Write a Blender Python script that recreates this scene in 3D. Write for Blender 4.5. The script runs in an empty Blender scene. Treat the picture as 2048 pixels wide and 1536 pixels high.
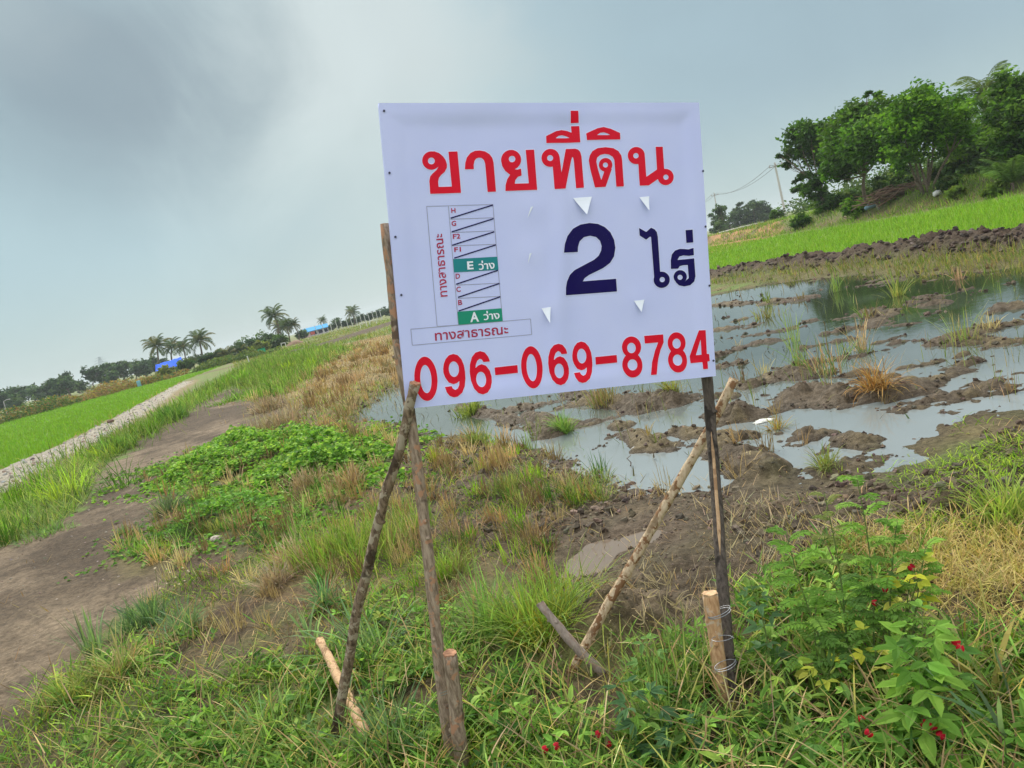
import bpy, math, random
import numpy as np
from mathutils import Matrix, Vector

# ------------------------------------------------------------------ camera, world, sun, exposure
sc = bpy.context.scene
COL = sc.collection
IMW, IMH, FPX = 2048.0, 1536.0, 1510.0           # the photo's size and focal length in its pixels
PITCH, ROLL, CAMH = math.radians(7.65), math.radians(14.0), 1.6
F0 = np.array([0, math.cos(PITCH), -math.sin(PITCH)])
_r0 = np.array([1.0, 0, 0]); _u0 = np.array([0, math.sin(PITCH), math.cos(PITCH)])
RX = math.cos(ROLL) * _r0 - math.sin(ROLL) * _u0
UX = math.sin(ROLL) * _r0 + math.cos(ROLL) * _u0
CAM = np.array([0, 0, CAMH])
cd = bpy.data.cameras.new('camera')
cd.sensor_width = 36; cd.lens = FPX / IMW * 36; cd.clip_start = 0.05; cd.clip_end = 6000
cam = bpy.data.objects.new('camera', cd); COL.objects.link(cam)
m = Matrix.Identity(4)
for i in range(3):
    m[i][0], m[i][1], m[i][2], m[i][3] = RX[i], UX[i], -F0[i], CAM[i]
cam.matrix_world = m
sc.camera = cam

SUN_AZ, SUN_EL = -10.0, 42.0                      # degrees, azimuth from +Y towards +X
SUN_STRENGTH, SKY_STRENGTH, EXPOSURE = 3.0, 0.1, 0.58
sc.view_settings.view_transform = 'Standard'; sc.view_settings.look = 'None'
sc.view_settings.exposure = EXPOSURE; sc.view_settings.gamma = 1.0
sc.view_settings.use_curve_mapping = False
sc.cycles.use_denoising = True
sc.cycles.max_bounces = 6; sc.cycles.transparent_max_bounces = 6


class NT:
    """small helper to write node trees"""
    def __init__(s, tree):
        s.t = tree; s.n = tree.nodes; s.l = tree.links

    def new(s, typ, **kw):
        n = s.n.new(typ)
        for k, v in kw.items():
            setattr(n, k, v)
        return n

    def put(s, sock, v):
        if isinstance(v, bpy.types.NodeSocket): s.l.new(v, sock)
        elif isinstance(v, (tuple, list)) and len(v) == 3 and sock.type == 'RGBA': sock.default_value = (*v, 1)
        else: sock.default_value = v

    def math(s, op, a, b=None, c=None, clamp=False):
        n = s.new('ShaderNodeMath', operation=op, use_clamp=clamp)
        for i, v in enumerate((a, b, c)):
            if v is not None: s.put(n.inputs[i], v)
        return n.outputs[0]

    def mix(s, fac, a, b, blend='MIX'):
        n = s.new('ShaderNodeMix', data_type='RGBA', blend_type=blend)
        s.put(n.inputs[0], fac); s.put(n.inputs[6], a); s.put(n.inputs[7], b)
        return n.outputs[2]

    def ramp(s, v, a, b, lo=0.0, hi=1.0, smooth=True):
        n = s.new('ShaderNodeMapRange', interpolation_type='SMOOTHSTEP' if smooth else 'LINEAR')
        s.put(n.inputs[0], v)
        for i, x in enumerate((a, b, lo, hi)): n.inputs[i + 1].default_value = x
        return n.outputs[0]

    def noise(s, vec, scale, detail=4, rough=0.55, dist=0.0):
        n = s.new('ShaderNodeTexNoise')
        if vec is not None: s.put(n.inputs['Vector'], vec)
        n.inputs['Scale'].default_value = scale; n.inputs['Detail'].default_value = detail
        n.inputs['Roughness'].default_value = rough; n.inputs['Distortion'].default_value = dist
        return n.outputs['Fac']


world = bpy.data.worlds.new('World'); sc.world = world; world.use_nodes = True
w = NT(world.node_tree); w.n.clear()
tc = w.new('ShaderNodeTexCoord').outputs['Generated']
sep = w.new('ShaderNodeSeparateXYZ'); w.put(sep.inputs[0], tc)
X, Y, Z = sep.outputs
nz1 = w.noise(tc, 2.6, 6, 0.55, 0.4)
nz2 = w.noise(tc, 5.0, 6, 0.6, 0.6)
nA = w.math('MULTIPLY', w.math('SUBTRACT', nz1, 0.5), 26.0)
nB = w.math('MULTIPLY', w.math('SUBTRACT', nz2, 0.5), 14.0)
az = w.math('MULTIPLY', w.math('ARCTAN2', X, Y), 57.2958)
el = w.math('MULTIPLY', w.math('ARCSINE', Z), 57.2958)


def blob(a0, e0, ra, re, na=nA, nb=nB, tilt=0.0):
    da = w.math('ADD', w.math('SUBTRACT', az, a0), nb)
    de = w.math('ADD', w.math('SUBTRACT', el, e0), w.math('MULTIPLY', na, 0.45))
    if tilt:
        da, de = (w.math('ADD', da, w.math('MULTIPLY', de, tilt)), de)
    q = w.math('SQRT', w.math('ADD', w.math('POWER', w.math('DIVIDE', da, ra), 2.0), w.math('POWER', w.math('DIVIDE', de, re), 2.0)))
    return w.ramp(q, 1.35, 0.2)


# overcast colours, linear, before the background strength
base = w.mix(w.ramp(az, -35, 35), (0.465, 0.625, 0.675), (0.355, 0.475, 0.54))
low = w.mix(w.ramp(el, 9.0, -0.5), base, (0.50, 0.625, 0.625))
low = w.mix(w.math('MULTIPLY', w.ramp(az, 8, 34), w.ramp(el, 9.0, 0.0)), low, (0.40, 0.53, 0.57))
c1 = w.mix(w.math('MULTIPLY', blob(-6, 13, 16, 14, tilt=0.35), 0.8), low, (0.585, 0.68, 0.675))
c2 = w.mix(w.math('MULTIPLY', blob(-4.0, 19, 11, 9), 0.8), c1, (0.66, 0.735, 0.735))
c3 = w.mix(w.math('MULTIPLY', blob(-23.5, 19.5, 13, 8.5), 0.8), c2, (0.25, 0.32, 0.37))
c3 = w.mix(w.math('MULTIPLY', blob(-30, 23, 7, 4), 0.5), c3, (0.44, 0.52, 0.55))
# brighter towards the zenith, as an overcast sky is
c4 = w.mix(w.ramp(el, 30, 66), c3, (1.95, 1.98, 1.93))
c5 = w.mix(w.math('MULTIPLY', w.ramp(w.math('ABSOLUTE', az), 55, 110), w.ramp(el, 70, 30)), c4, (1.22, 1.25, 1.36))  # unseen sky beside and behind the camera, raised to light the sign front
soft = w.mix(w.ramp(nz2, 0.3, 0.75), (0.636, 0.645, 0.643), (0.677, 0.688, 0.685))
c6 = w.mix(1.0, c5, soft, 'MULTIPLY')
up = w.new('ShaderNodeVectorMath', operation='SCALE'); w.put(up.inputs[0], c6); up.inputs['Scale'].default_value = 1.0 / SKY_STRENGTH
sky = w.new('ShaderNodeTexSky', sky_type='NISHITA')
sky.sun_disc = False; sky.sun_elevation = math.radians(SUN_EL); sky.sun_rotation = math.radians(SUN_AZ)
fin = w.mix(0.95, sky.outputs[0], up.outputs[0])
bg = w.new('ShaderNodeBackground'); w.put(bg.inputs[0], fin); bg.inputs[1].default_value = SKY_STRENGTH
out = w.new('ShaderNodeOutputWorld'); w.l.new(bg.outputs[0], out.inputs[0])

sl = bpy.data.lights.new('sun', 'SUN'); sl.energy = SUN_STRENGTH; sl.angle = math.radians(14); sl.color = (1.0, 0.95, 0.86)
so = bpy.data.objects.new('sun', sl); COL.objects.link(so)
_a, _e = math.radians(SUN_AZ), math.radians(SUN_EL)
so.rotation_euler = Vector((math.sin(_a) * math.cos(_e), math.cos(_a) * math.cos(_e), math.sin(_e))).to_track_quat('Z', 'Y').to_euler()

rng = np.random.default_rng(7)


# ------------------------------------------------------------------ geometry of the view, noise
def ray(x, y):
    return F0 + RX * (x - IMW / 2) / FPX + UX * (IMH / 2 - y) / FPX


def G(x, y, z=0.0):
    """photo pixel -> point on the ground plane"""
    d = ray(x, y); t = (z - CAMH) / d[2]
    return CAM + t * d


def azel(x, y):
    d = ray(x, y)
    return math.atan2(d[0], d[1]), math.atan2(d[2], math.hypot(d[0], d[1]))


def at(x, y, D):
    """photo pixel -> point at horizontal distance D"""
    a, e = azel(x, y)
    return np.array([D * math.sin(a), D * math.cos(a), CAMH + D * math.tan(e)])


def _h(ix, iy, seed):
    n = (ix.astype(np.int64) * 374761393 + iy.astype(np.int64) * 668265263 + seed * 974711) & 0x7fffffff
    n = ((n ^ (n >> 13)) * 1274126177) & 0x7fffffff
    return ((n ^ (n >> 16)) & 0xffff) / 65535.0


def vnoise(x, y, seed=0):
    ix = np.floor(x); iy = np.floor(y); fx = x - ix; fy = y - iy
    fx = fx * fx * (3 - 2 * fx); fy = fy * fy * (3 - 2 * fy)
    a = _h(ix, iy, seed); b = _h(ix + 1, iy, seed); c = _h(ix, iy + 1, seed); d = _h(ix + 1, iy + 1, seed)
    return (a + (b - a) * fx) * (1 - fy) + (c + (d - c) * fx) * fy


def fbm(x, y, seed=0, oct=4, gain=0.5):
    s = 0; a = 1; t = 0
    for k in range(oct):
        s = s + a * (vnoise(x + 17.3 * k, y - 9.1 * k, seed + k) * 2 - 1); t += a
        c, s_ = 0.8, 0.6
        x, y = (x * c - y * s_) * 2.03, (x * s_ + y * c) * 2.03; a *= gain
    return s / t


def sstep(a, b, v):
    t = np.clip((v - a) / (b - a), 0, 1)
    return t * t * (3 - 2 * t)


def polyG(pts, z=0.0):
    return np.array([G(*p, z)[:2] for p in pts])


def segdist(x, y, pts, closed=False):
    d = np.full(x.shape, 1e9)
    P = np.asarray(pts); Q = list(zip(P[:-1], P[1:])) + ([(P[-1], P[0])] if closed else [])
    for a, b in Q:
        ex, ey = b - a; L = ex * ex + ey * ey + 1e-12
        t = np.clip(((x - a[0]) * ex + (y - a[1]) * ey) / L, 0, 1)
        d = np.minimum(d, (x - a[0] - t * ex) ** 2 + (y - a[1] - t * ey) ** 2)
    return np.sqrt(d)


def inside(x, y, pts):
    P = np.asarray(pts); r = np.zeros(x.shape, bool)
    for a, b in zip(P, np.roll(P, -1, 0)):
        c = (a[1] > y) != (b[1] > y)
        with np.errstate(divide='ignore', invalid='ignore'):
            xi = (b[0] - a[0]) * (y - a[1]) / (b[1] - a[1] + 1e-30) + a[0]
        r ^= c & (x < xi)
    return r


def sdpoly(x, y, pts):
    d = segdist(x, y, pts, True)
    return np.where(inside(x, y, pts), -d, d)


# ------------------------------------------------------------------ plan of the place (outlines surveyed on the ground plane)
DIRT = polyG([(-300, 1230), (0, 1100), (100, 1060), (160, 1020), (215, 930), (260, 895), (350, 835), (430, 790), (470, 772), (520, 790),
              (500, 850), (420, 890), (330, 950), (300, 970), (440, 985), (430, 1010), (300, 1060), (260, 1110), (330, 1180), (250, 1220),
              (180, 1290), (130, 1380), (60, 1450), (-50, 1560), (-300, 1700)])
VINE1 = polyG([(300, 970), (370, 925), (440, 875), (520, 858), (600, 875), (700, 870), (790, 885), (790, 935), (740, 960), (640, 968), (560, 985), (440, 985)])
VINE2 = polyG([(270, 1105), (330, 1050), (420, 1000), (520, 985), (650, 995), (640, 1050), (560, 1085), (430, 1080), (330, 1100)])
WET = polyG([(690, 835), (740, 790), (800, 725), (1000, 690), (1425, 586), (1500, 570), (1560, 559), (1700, 544), (2048, 529), (2500, 498),
             (2500, 700), (2048, 800), (1900, 835), (1850, 900), (1800, 945), (1740, 955), (1600, 960), (1430, 985), (1240, 962), (1150, 935), (1060, 890), (900, 870), (780, 845)])
SOGGY = polyG([(690, 850), (1050, 890), (1240, 960), (1600, 960), (1850, 930), (2000, 860), (2100, 810), (2700, 740), (2700, 1290), (2048, 1240), (1850, 1215), (1760, 1130), (1650, 1130), (1560, 1220), (1400, 1290), (1180, 1260),
               (1130, 1180), (1130, 1100), (900, 1120), (830, 1000), (780, 900)])
STRIP = polyG([(-300, 1130), (0, 1000), (200, 900), (330, 830), (480, 740), (560, 702), (640, 692), (700, 700), (620, 740), (560, 790), (470, 772), (430, 790),
               (260, 895), (215, 930), (160, 1020), (100, 1060), (0, 1100), (-300, 1230)])
TAN = polyG([(510, 745), (540, 712), (600, 700), (700, 685), (800, 665), (820, 760), (740, 790), (690, 835), (600, 800), (560, 790), (600, 750)])
NEAR = polyG([(-100, 1560), (0, 1480), (60, 1440), (130, 1370), (240, 1270), (330, 1250), (420, 1310), (560, 1275), (640, 1240), (760, 1200), (880, 1220),
              (1000, 1280), (1150, 1330), (1300, 1320), (1420, 1290), (1500, 1270), (1560, 1200), (1640, 1150), (1760, 1130), (1850, 1215),
              (2048, 1240), (2600, 1290), (2600, 1500), (2300, 2400), (1000, 2600), (0, 2400), (-300, 1900)])
MID = polyG([(560, 790), (690, 835), (780, 845), (900, 870), (1060, 890), (1150, 935), (1240, 962), (1180, 1010), (1130, 1100), (1150, 1200), (1000, 1280), (880, 1220),
             (760, 1200), (640, 1240), (560, 1275), (420, 1310), (330, 1250), (330, 1180), (260, 1110), (650, 995), (790, 935), (790, 885), (520, 858), (500, 850), (520, 790)])
GRAVEL = polyG([(-400, 1030), (-400, 1150), (0, 990), (190, 890), (300, 822), (372, 772), (384, 763), (366, 764), (270, 815), (150, 880), (0, 945)])
PADL = polyG([(-500, 1000), (-400, 1020), (0, 938), (150, 873), (270, 810), (362, 762), (460, 725), (360, 742), (300, 757), (0, 845), (-500, 985)])
BUND = np.array([G(*p)[:2] for p in [(1250, 580), (1380, 562), (1425, 555), (1560, 537), (1700, 522), (1850, 506), (2048, 490), (2300, 470)]])
EMB = np.array([(22.5, 20), (22.3, 31), (21.8, 41), (23, 60), (25, 86), (21, 100), (4, 128), (-30, 150)])
PADR = np.array([tuple(p) for p in BUND[::-1]] + [(6, 60), (10, 110), (21, 98), (24.5, 86), (22.6, 60), (21.4, 41), (21.8, 31), (22, 20)])
PUDDLE = polyG([(1150, 1120), (1185, 1090), (1250, 1062), (1300, 1050), (1340, 1050), (1330, 1075), (1280, 1095), (1230, 1110), (1180, 1145), (1140, 1145)], -0.03)
ORANGE = polyG([(1400, 492), (1440, 462), (1500, 448), (1560, 438), (1562, 452), (1500, 468), (1440, 484)], 0.6)
WATER_Z = -0.06

RIDGES = [  # churned mud standing out of the water: outline, half width, height
    ([(922, 816), (992, 832), (1051, 855), (1106, 869)], 0.16, 0.10), ([(1055, 832), (1117, 848), (1150, 850)], 0.14, 0.09),
    ([(1141, 785), (1203, 808), (1290, 805)], 0.25, 0.10), ([(1258, 867), (1305, 894), (1375, 894)], 0.16, 0.10),
    ([(1235, 853), (1242, 856)], 0.14, 0.10), ([(1295, 812), (1340, 806)], 0.28, 0.15), ([(1355, 860), (1395, 871)], 0.15, 0.09),
    ([(1440, 825), (1478, 838)], 0.2, 0.12), ([(1565, 750), (1628, 753)], 0.25, 0.09), ([(1618, 791), (1700, 800), (1805, 785)], 0.32, 0.12),
    ([(1827, 800), (1920, 800), (2033, 775)], 0.45, 0.10), ([(1830, 765), (1920, 740)], 0.3, 0.08), ([(1552, 737), (1618, 728)], 0.2, 0.08),
    ([(1450, 880), (1590, 862), (1653, 880), (1726, 889)], 0.17, 0.11), ([(1590, 870), (1630, 905), (1685, 927)], 0.28, 0.09),
    ([(1441, 900), (1504, 915), (1527, 952)], 0.22, 0.15), ([(1729, 623), (1764, 652)], 0.3, 0.09), ([(1635, 640), (1690, 640)], 0.25, 0.08),
    ([(1789, 652), (1875, 639)], 0.25, 0.08), ([(2005, 615), (2017, 614)], 0.2, 0.12), ([(1970, 658), (2014, 649)], 0.25, 0.09),
    ([(1894, 682), (1957, 687)], 0.3, 0.09), ([(1992, 690), (2039, 683)], 0.3, 0.09), ([(1430, 610), (1520, 606), (1602, 598)], 0.3, 0.08),
    ([(1430, 660), (1500, 650)], 0.3, 0.07), ([(1430, 735), (1480, 728)], 0.2, 0.07), ([(1780, 560), (1850, 562)], 0.4, 0.05),
    ([(1500, 690), (1570, 678)], 0.2, 0.06), ([(1690, 715), (1760, 705)], 0.2, 0.07), ([(1900, 560), (1980, 548)], 0.2, 0.05),
]
RIDGES = [(polyG(p, WATER_Z), w_, h_) for p, w_, h_ in RIDGES]
_r = np.random.default_rng(23)
for _ in range(45):                                                # small bars and clods between the larger ones
    _p = G(_r.uniform(1425, 2060), _r.uniform(585, 800), WATER_Z)[:2] if _r.random() < 0.75 else G(_r.uniform(950, 1420), _r.uniform(790, 880), WATER_Z)[:2]
    _a = _r.normal() * 0.4; _l = _r.uniform(0.03, 0.45) * (0.5 + np.hypot(*_p) / 14); _d = np.array([math.cos(_a), math.sin(_a)]) * _l
    RIDGES.append((np.array([_p - _d, _p + _d * 0.2 + _r.normal(size=2) * 0.06, _p + _d]), _r.uniform(0.05, 0.13) * (0.6 + np.hypot(*_p) / 16), _r.uniform(0.05, 0.085)))
MOUNDS = [((1265, 1255), 0.24, 0.2), ((1190, 1180), 0.16, 0.05), ((1920, 1020), 0.24, 0.13), ((1510, 1230), 0.2, 0.06), ((1470, 1000), 0.3, 0.06), ((1740, 1060), 0.3, 0.04),
          ((1240, 1145), 0.14, 0.06), ((850, 1390), 0.3, 0.03)]
MOUNDS = [(G(*p)[:2], r, h_) for p, r, h_ in MOUNDS]


def fields(x, y):
    """soft masks of the ground's regions"""
    r = np.hypot(x, y)
    jx = fbm(x * 1.7, y * 1.7, 11, 4) ; jy = fbm(x * 0.5, y * 0.5, 12, 3)
    jit = 0.22 * jx * np.clip(r / 6, 0.4, 3) + 0.25 * jy * np.clip(r / 12, 0.2, 3)
    f = {}
    def s(name, poly, soft=0.1, j=1.0):
        f[name] = sstep(soft, -soft, sdpoly(x, y, poly) + jit * j)
    s('dirt', DIRT, 0.12); s('wet', WET, 0.55, 0.8); s('soggy', SOGGY, 0.3); s('strip', STRIP, 0.2); s('tan', TAN, 0.4); s('near', NEAR, 0.15)
    s('gravel', GRAVEL, 0.06, 0.5); s('padl', PADL, 0.15, 0.4); s('padr', PADR, 0.3, 0.4); s('orange', ORANGE, 0.6, 1.0); s('vine', VINE1, 0.2); s('puddle', PUDDLE, 0.10, 0.9)
    f['pud_d'] = np.maximum(sdpoly(x, y, PUDDLE), 0)
    s('vine2', VINE2, 0.2); f['vine'] = np.maximum(f['vine'], f['vine2'])
    f['bund'] = segdist(x, y, BUND)
    e = segdist(x, y, EMB)
    # the side of the embankment: to the right of / beyond its foot line
    E2 = np.vstack([EMB, [(-400, 260), (-400, 3000), (3000, 3000), (3000, -50), (22.5, -50)]])
    f['emb'] = np.where(inside(x, y, E2), e, -e)
    return f


def height(x, y, f=None):
    x = np.asarray(x, float); y = np.asarray(y, float)
    if f is None: f = fields(x, y)
    r = np.hypot(x, y); near = sstep(60, 15, r)
    h = 0.035 * fbm(x * 0.45, y * 0.45, 1, 3) * near + 0.016 * fbm(x * 4, y * 4, 2, 4) * near
    rough = np.abs(fbm(x * 9, y * 9, 5, 3)); clod = 0.055 * (1 - np.abs(fbm(x * 3.2, y * 3.2, 31, 3))) * vnoise(x * 2, y * 2, 33) + 0.05 * vnoise(x * 8, y * 8, 34) ** 2 + 0.03 * fbm(x * 19, y * 19, 6, 3) - 0.03
    # bare earth track with wheel ruts running along it
    ux, uy = -0.62, 0.785; q = -x * uy + y * ux
    h = h + f['dirt'] * (0.028 * fbm(q * 2.6, (x * ux + y * uy) * 0.45, 21, 4) + 0.011 * fbm(x * 14, y * 14, 23, 3) + 0.01)
    h = h + f['soggy'] * (1 - f['wet']) * (clod * 0.9 - 0.015)
    hw = WATER_Z - 0.045 + 0.045 * fbm(x * 0.9, y * 0.9, 41, 4, 0.6) + 0.05 * fbm(x * 3.1, y * 3.1, 42, 4, 0.65) + 0.022 * fbm(x * 9, y * 9, 43, 3, 0.6)
    rid = 0
    nm = 0.4 + 0.8 * vnoise(x * 4, y * 4, 51) + 0.5 * fbm(x * 13, y * 13, 52, 3)
    for P, wd, hh in RIDGES:
        d = segdist(x, y, P)
        rid = np.maximum(rid, hh * np.exp(-(d / wd) ** 2) * nm)
    hw = hw + rid
    h = h * (1 - f['wet']) + hw * f['wet']
    b = f['bund']
    h = h + np.exp(-(b / 0.62) ** 4) * (0.20 + 0.14 * fbm(x * 1.6, y * 1.6, 61, 3) + 0.26 * np.abs(fbm(x * 3.2, y * 3.2, 62, 3)))
    h = np.where(f['padr'] > 0.5, np.where(b < 1.5, h, -0.1 + 0.02 * fbm(x * 2, y * 2, 63, 2)), h)
    h = h + sstep(0.0, 2.6, f['emb']) * (0.85 + 0.2 * fbm(x * 0.3, y * 0.3, 71, 3)) * sstep(150, 110, r)
    h = h + f['gravel'] * 0.06 - f['padl'] * 0.10
    for c, rr, hh in MOUNDS:
        d2 = (x - c[0]) ** 2 + (y - c[1]) ** 2
        h = h + hh * np.exp(-d2 / rr ** 2) * (0.75 + 0.8 * fbm(x * 8, y * 8, 81, 3))
    pr = sstep(0.55, 0.15, f['pud_d']); h = h * (1 - pr) + pr * (-0.012 + 0.5 * h)
    h = h * (1 - f['puddle']) + f['puddle'] * (-0.085 + 0.05 * fbm(x * 7, y * 7, 83, 3))
    return h


def hz(x, y):
    return float(height(np.array([x]), np.array([y]))[0])


def Gh(px, py):
    """photo pixel -> point on the real ground"""
    z = 0.0
    for _ in range(4):
        p = G(px, py, z); z = hz(p[0], p[1])
    return np.array([p[0], p[1], z])


# ------------------------------------------------------------------ mesh and object helpers
WLOC = {}


def tag(o, label=None, cat=None, group=None, kind=None):
    if label: o['label'] = label
    if cat: o['category'] = cat
    if group: o['group'] = group
    if kind: o['kind'] = kind
    return o


def empty(name, loc, label, cat, group=None):
    o = bpy.data.objects.new(name, None); COL.objects.link(o); o.location = loc
    o.empty_display_size = 0.1
    WLOC[o] = np.array(loc, float)
    return tag(o, label, cat, group)


def build(name, V, faces, mat, parent=None, col=None, smooth=False, attrs=None):
    """V (n,3) world coordinates; faces: list of (k,3) or (k,4) int arrays or of index tuples"""
    V = np.asarray(V, float)
    off = WLOC.get(parent, np.zeros(3)) if parent is not None else np.zeros(3)
    me = bpy.data.meshes.new(name)
    L = []; sizes = []
    for f in faces:
        if isinstance(f, np.ndarray) and f.ndim == 2:
            L.append(f.reshape(-1)); sizes.append(np.full(len(f), f.shape[1]))
        else:
            L.append(np.asarray(f)); sizes.append(np.array([len(f)]))
    L = np.concatenate(L).astype(np.int32); sizes = np.concatenate(sizes).astype(np.int32)
    me.vertices.add(len(V)); me.vertices.foreach_set('co', (V - off).astype(np.float32).reshape(-1))
    me.loops.add(len(L)); me.loops.foreach_set('vertex_index', L)
    me.polygons.add(len(sizes))
    me.polygons.foreach_set('loop_start', np.concatenate([[0], np.cumsum(sizes)[:-1]]).astype(np.int32))
    try: me.polygons.foreach_set('loop_total', sizes)
    except Exception: pass
    me.update(calc_edges=True)
    me.polygons.foreach_set('use_smooth', np.full(len(sizes), bool(smooth)))
    if col is not None:
        a = me.color_attributes.new('Col', 'FLOAT_COLOR', 'POINT')
        c = np.ones((len(V), 4), np.float32); c[:, :3] = np.asarray(col)
        a.data.foreach_set('color', c.reshape(-1))
    for k, v in (attrs or {}).items():
        a = me.attributes.new(k, 'FLOAT', 'POINT'); a.data.foreach_set('value', np.asarray(v, np.float32))
    me.materials.append(mat)
    o = bpy.data.objects.new(name, me); COL.objects.link(o)
    if parent is not None:
        o.parent = parent; WLOC[o] = off
    else:
        WLOC[o] = np.zeros(3)
    return o


class MB:
    """collects pieces of one mesh"""
    def __init__(s): s.V = []; s.F = []; s.C = []; s.n = 0

    def add(s, V, faces, col=(1, 1, 1)):
        V = np.asarray(V, float).reshape(-1, 3)
        for f in faces:
            s.F.append(np.asarray(f) + s.n)
        c = np.asarray(col, float)
        s.C.append(np.broadcast_to(c, (len(V), 3)) if c.ndim == 1 else c)
        s.V.append(V); s.n += len(V)
        return s

    def tube(s, pts, rad, sides=8, col=(1, 1, 1), caps=True, wob=0.0, squash=None):
        pts = np.asarray(pts, float); n = len(pts)
        rad = np.broadcast_to(np.asarray(rad, float), (n,))
        T = np.gradient(pts, axis=0); T /= np.linalg.norm(T, axis=1)[:, None] + 1e-12
        ref = np.array([0, 0, 1.0]) if abs(T[0][2]) < 0.9 else np.array([1.0, 0, 0])
        A = np.cross(T, ref); A /= np.linalg.norm(A, axis=1)[:, None]; B = np.cross(T, A)
        th = np.linspace(0, 2 * np.pi, sides, endpoint=False)
        R = rad[:, None] * (1 + wob * rng.normal(size=(n, sides)))
        V = pts[:, None] + R[..., None] * (A[:, None] * np.cos(th)[None, :, None] + B[:, None] * np.sin(th)[None, :, None])
        V = V.reshape(-1, 3)
        i = np.arange(n - 1)[:, None] * sides; j = np.arange(sides)[None]; k = (j + 1) % sides
        F = [np.stack([i + j, i + k, i + sides + k, i + sides + j], -1).reshape(-1, 4)]
        if caps:
            F += [np.arange(sides)[::-1][None], ((n - 1) * sides + np.arange(sides))[None]]
        return s.add(V, F, col)

    def box(s, c, ax, ay, az_, col=(1, 1, 1)):
        """centre and three half vectors"""
        c, ax, ay, az_ = (np.asarray(q, float) for q in (c, ax, ay, az_))
        V = [c + i * ax + j * ay + k * az_ for k in (-1, 1) for j in (-1, 1) for i in (-1, 1)]
        F = np.array([[0, 2, 3, 1], [4, 5, 7, 6], [0, 1, 5, 4], [2, 6, 7, 3], [0, 4, 6, 2], [1, 3, 7, 5]])
        return s.add(V, [F], col)

    def build(s, name, mat, parent=None, smooth=False):
        return build(name, np.concatenate(s.V), s.F, mat, parent, np.concatenate(s.C), smooth)


def unit(v): return v / (np.linalg.norm(v, axis=-1, keepdims=True) + 1e-12)


def blades(P, head, L, W, lean, col, tipcol=None, seg=2, droop=1.0, up=None):
    """grass blades: base points, heading angle, length, width, lean 0..1; returns V, faces, colours"""
    n = len(P); d = np.stack([np.cos(head), np.sin(head), np.zeros(n)], 1); s = np.stack([-np.sin(head), np.cos(head), np.zeros(n)], 1)
    tw = rng.uniform(-0.9, 0.9, n)[:, None]; s = unit(s * np.cos(tw) + d * np.sin(tw))
    rows = []; ts = np.linspace(0, 1, seg + 1)
    a0 = lean * 0.5; a1 = lean * (0.5 + 1.1 * droop)
    pos = P.copy(); prev = 0
    for k, t in enumerate(ts):
        ang = a0 + (a1 - a0) * t
        if k: pos = pos + (L / seg)[:, None] * (d * np.sin(ang)[:, None] + np.array([0, 0, 1.0]) * np.cos(ang)[:, None])
        wd = W * (1 - 0.25 * t) if k < seg else None
        if wd is not None: rows += [pos - s * wd[:, None] / 2, pos + s * wd[:, None] / 2]
        else: rows.append(pos)
    m_ = 2 * seg + 1
    V = np.stack(rows, 1).reshape(-1, 3); b = np.arange(n)[:, None] * m_
    F = [np.concatenate([b + 2 * k, b + 2 * k + 1, b + 2 * k + 3, b + 2 * k + 2], 1) for k in range(seg - 1)]
    k = 2 * (seg - 1); F.append(np.concatenate([b + k, b + k + 1, b + k + 2], 1))
    C = np.repeat(col[:, None], m_, 1)
    if tipcol is not None:
        t = np.repeat(ts, 2)[:m_][None, :, None]; C = C * (1 - t * t) + tipcol[:, None] * t * t
    return V, F, C.reshape(-1, 3)


def leaves(P, d, nrm, L, W, col, fold=0.15):
    """pointed leaves: base, direction, normal; two facets folded on the midrib"""
    d = unit(d); s = unit(np.cross(d, nrm)); nn = np.cross(s, d); n = len(P)
    L = np.broadcast_to(L, (n,))[:, None]; W = np.broadcast_to(W, (n,))[:, None]
    b, t = P, P + d * L - nn * L * 0.1
    l1 = P + d * L * 0.3 + s * W * 0.46 + nn * W * fold; l2 = P + d * L * 0.68 + s * W * 0.36 + nn * W * fold * 0.6
    r1 = P + d * L * 0.3 - s * W * 0.46 + nn * W * fold; r2 = P + d * L * 0.68 - s * W * 0.36 + nn * W * fold * 0.6
    V = np.stack([b, l1, l2, t, r2, r1], 1).reshape(-1, 3); i = np.arange(n)[:, None] * 6
    F = [np.concatenate([i, i + 3, i + 2, i + 1], 1), np.concatenate([i, i + 5, i + 4, i + 3], 1)]
    return V, F, np.repeat(col[:, None], 6, 1).reshape(-1, 3)


def cards(P, L, W, col, upb=0.5):
    """small diamond leaves turned every way"""
    n = len(P); d = unit(rng.normal(size=(n, 3)) * np.array([1, 1, 0.6])); nr = unit(rng.normal(size=(n, 3)) + np.array([0, 0, upb]))
    s = unit(np.cross(d, nr)); L = np.broadcast_to(L, (n,))[:, None]; W = np.broadcast_to(W, (n,))[:, None]
    V = np.stack([P - d * L / 2, P + s * W / 2, P + d * L / 2, P - s * W / 2], 1).reshape(-1, 3)
    return V, [np.arange(4 * n).reshape(n, 4)], np.repeat(col[:, None], 4, 1).reshape(-1, 3)


def palette(cols, n, var=0.18, wts=None):
    c = np.array(cols, float)[rng.choice(len(cols), n, p=None if wts is None else np.array(wts) / np.sum(wts))]
    return np.clip(c * (1 + var * rng.normal(size=(n, 1))) * (1 + 0.06 * rng.normal(size=(n, 3))), 0.005, 0.9)


# ------------------------------------------------------------------ materials
def mat_base(name, rough=0.7, spec=0.3):
    mt = bpy.data.materials.new(name); mt.use_nodes = True
    t = NT(mt.node_tree); b = t.n['Principled BSDF']
    b.inputs['Roughness'].default_value = rough; b.inputs['Specular IOR Level'].default_value = spec
    return mt, t, b


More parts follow.
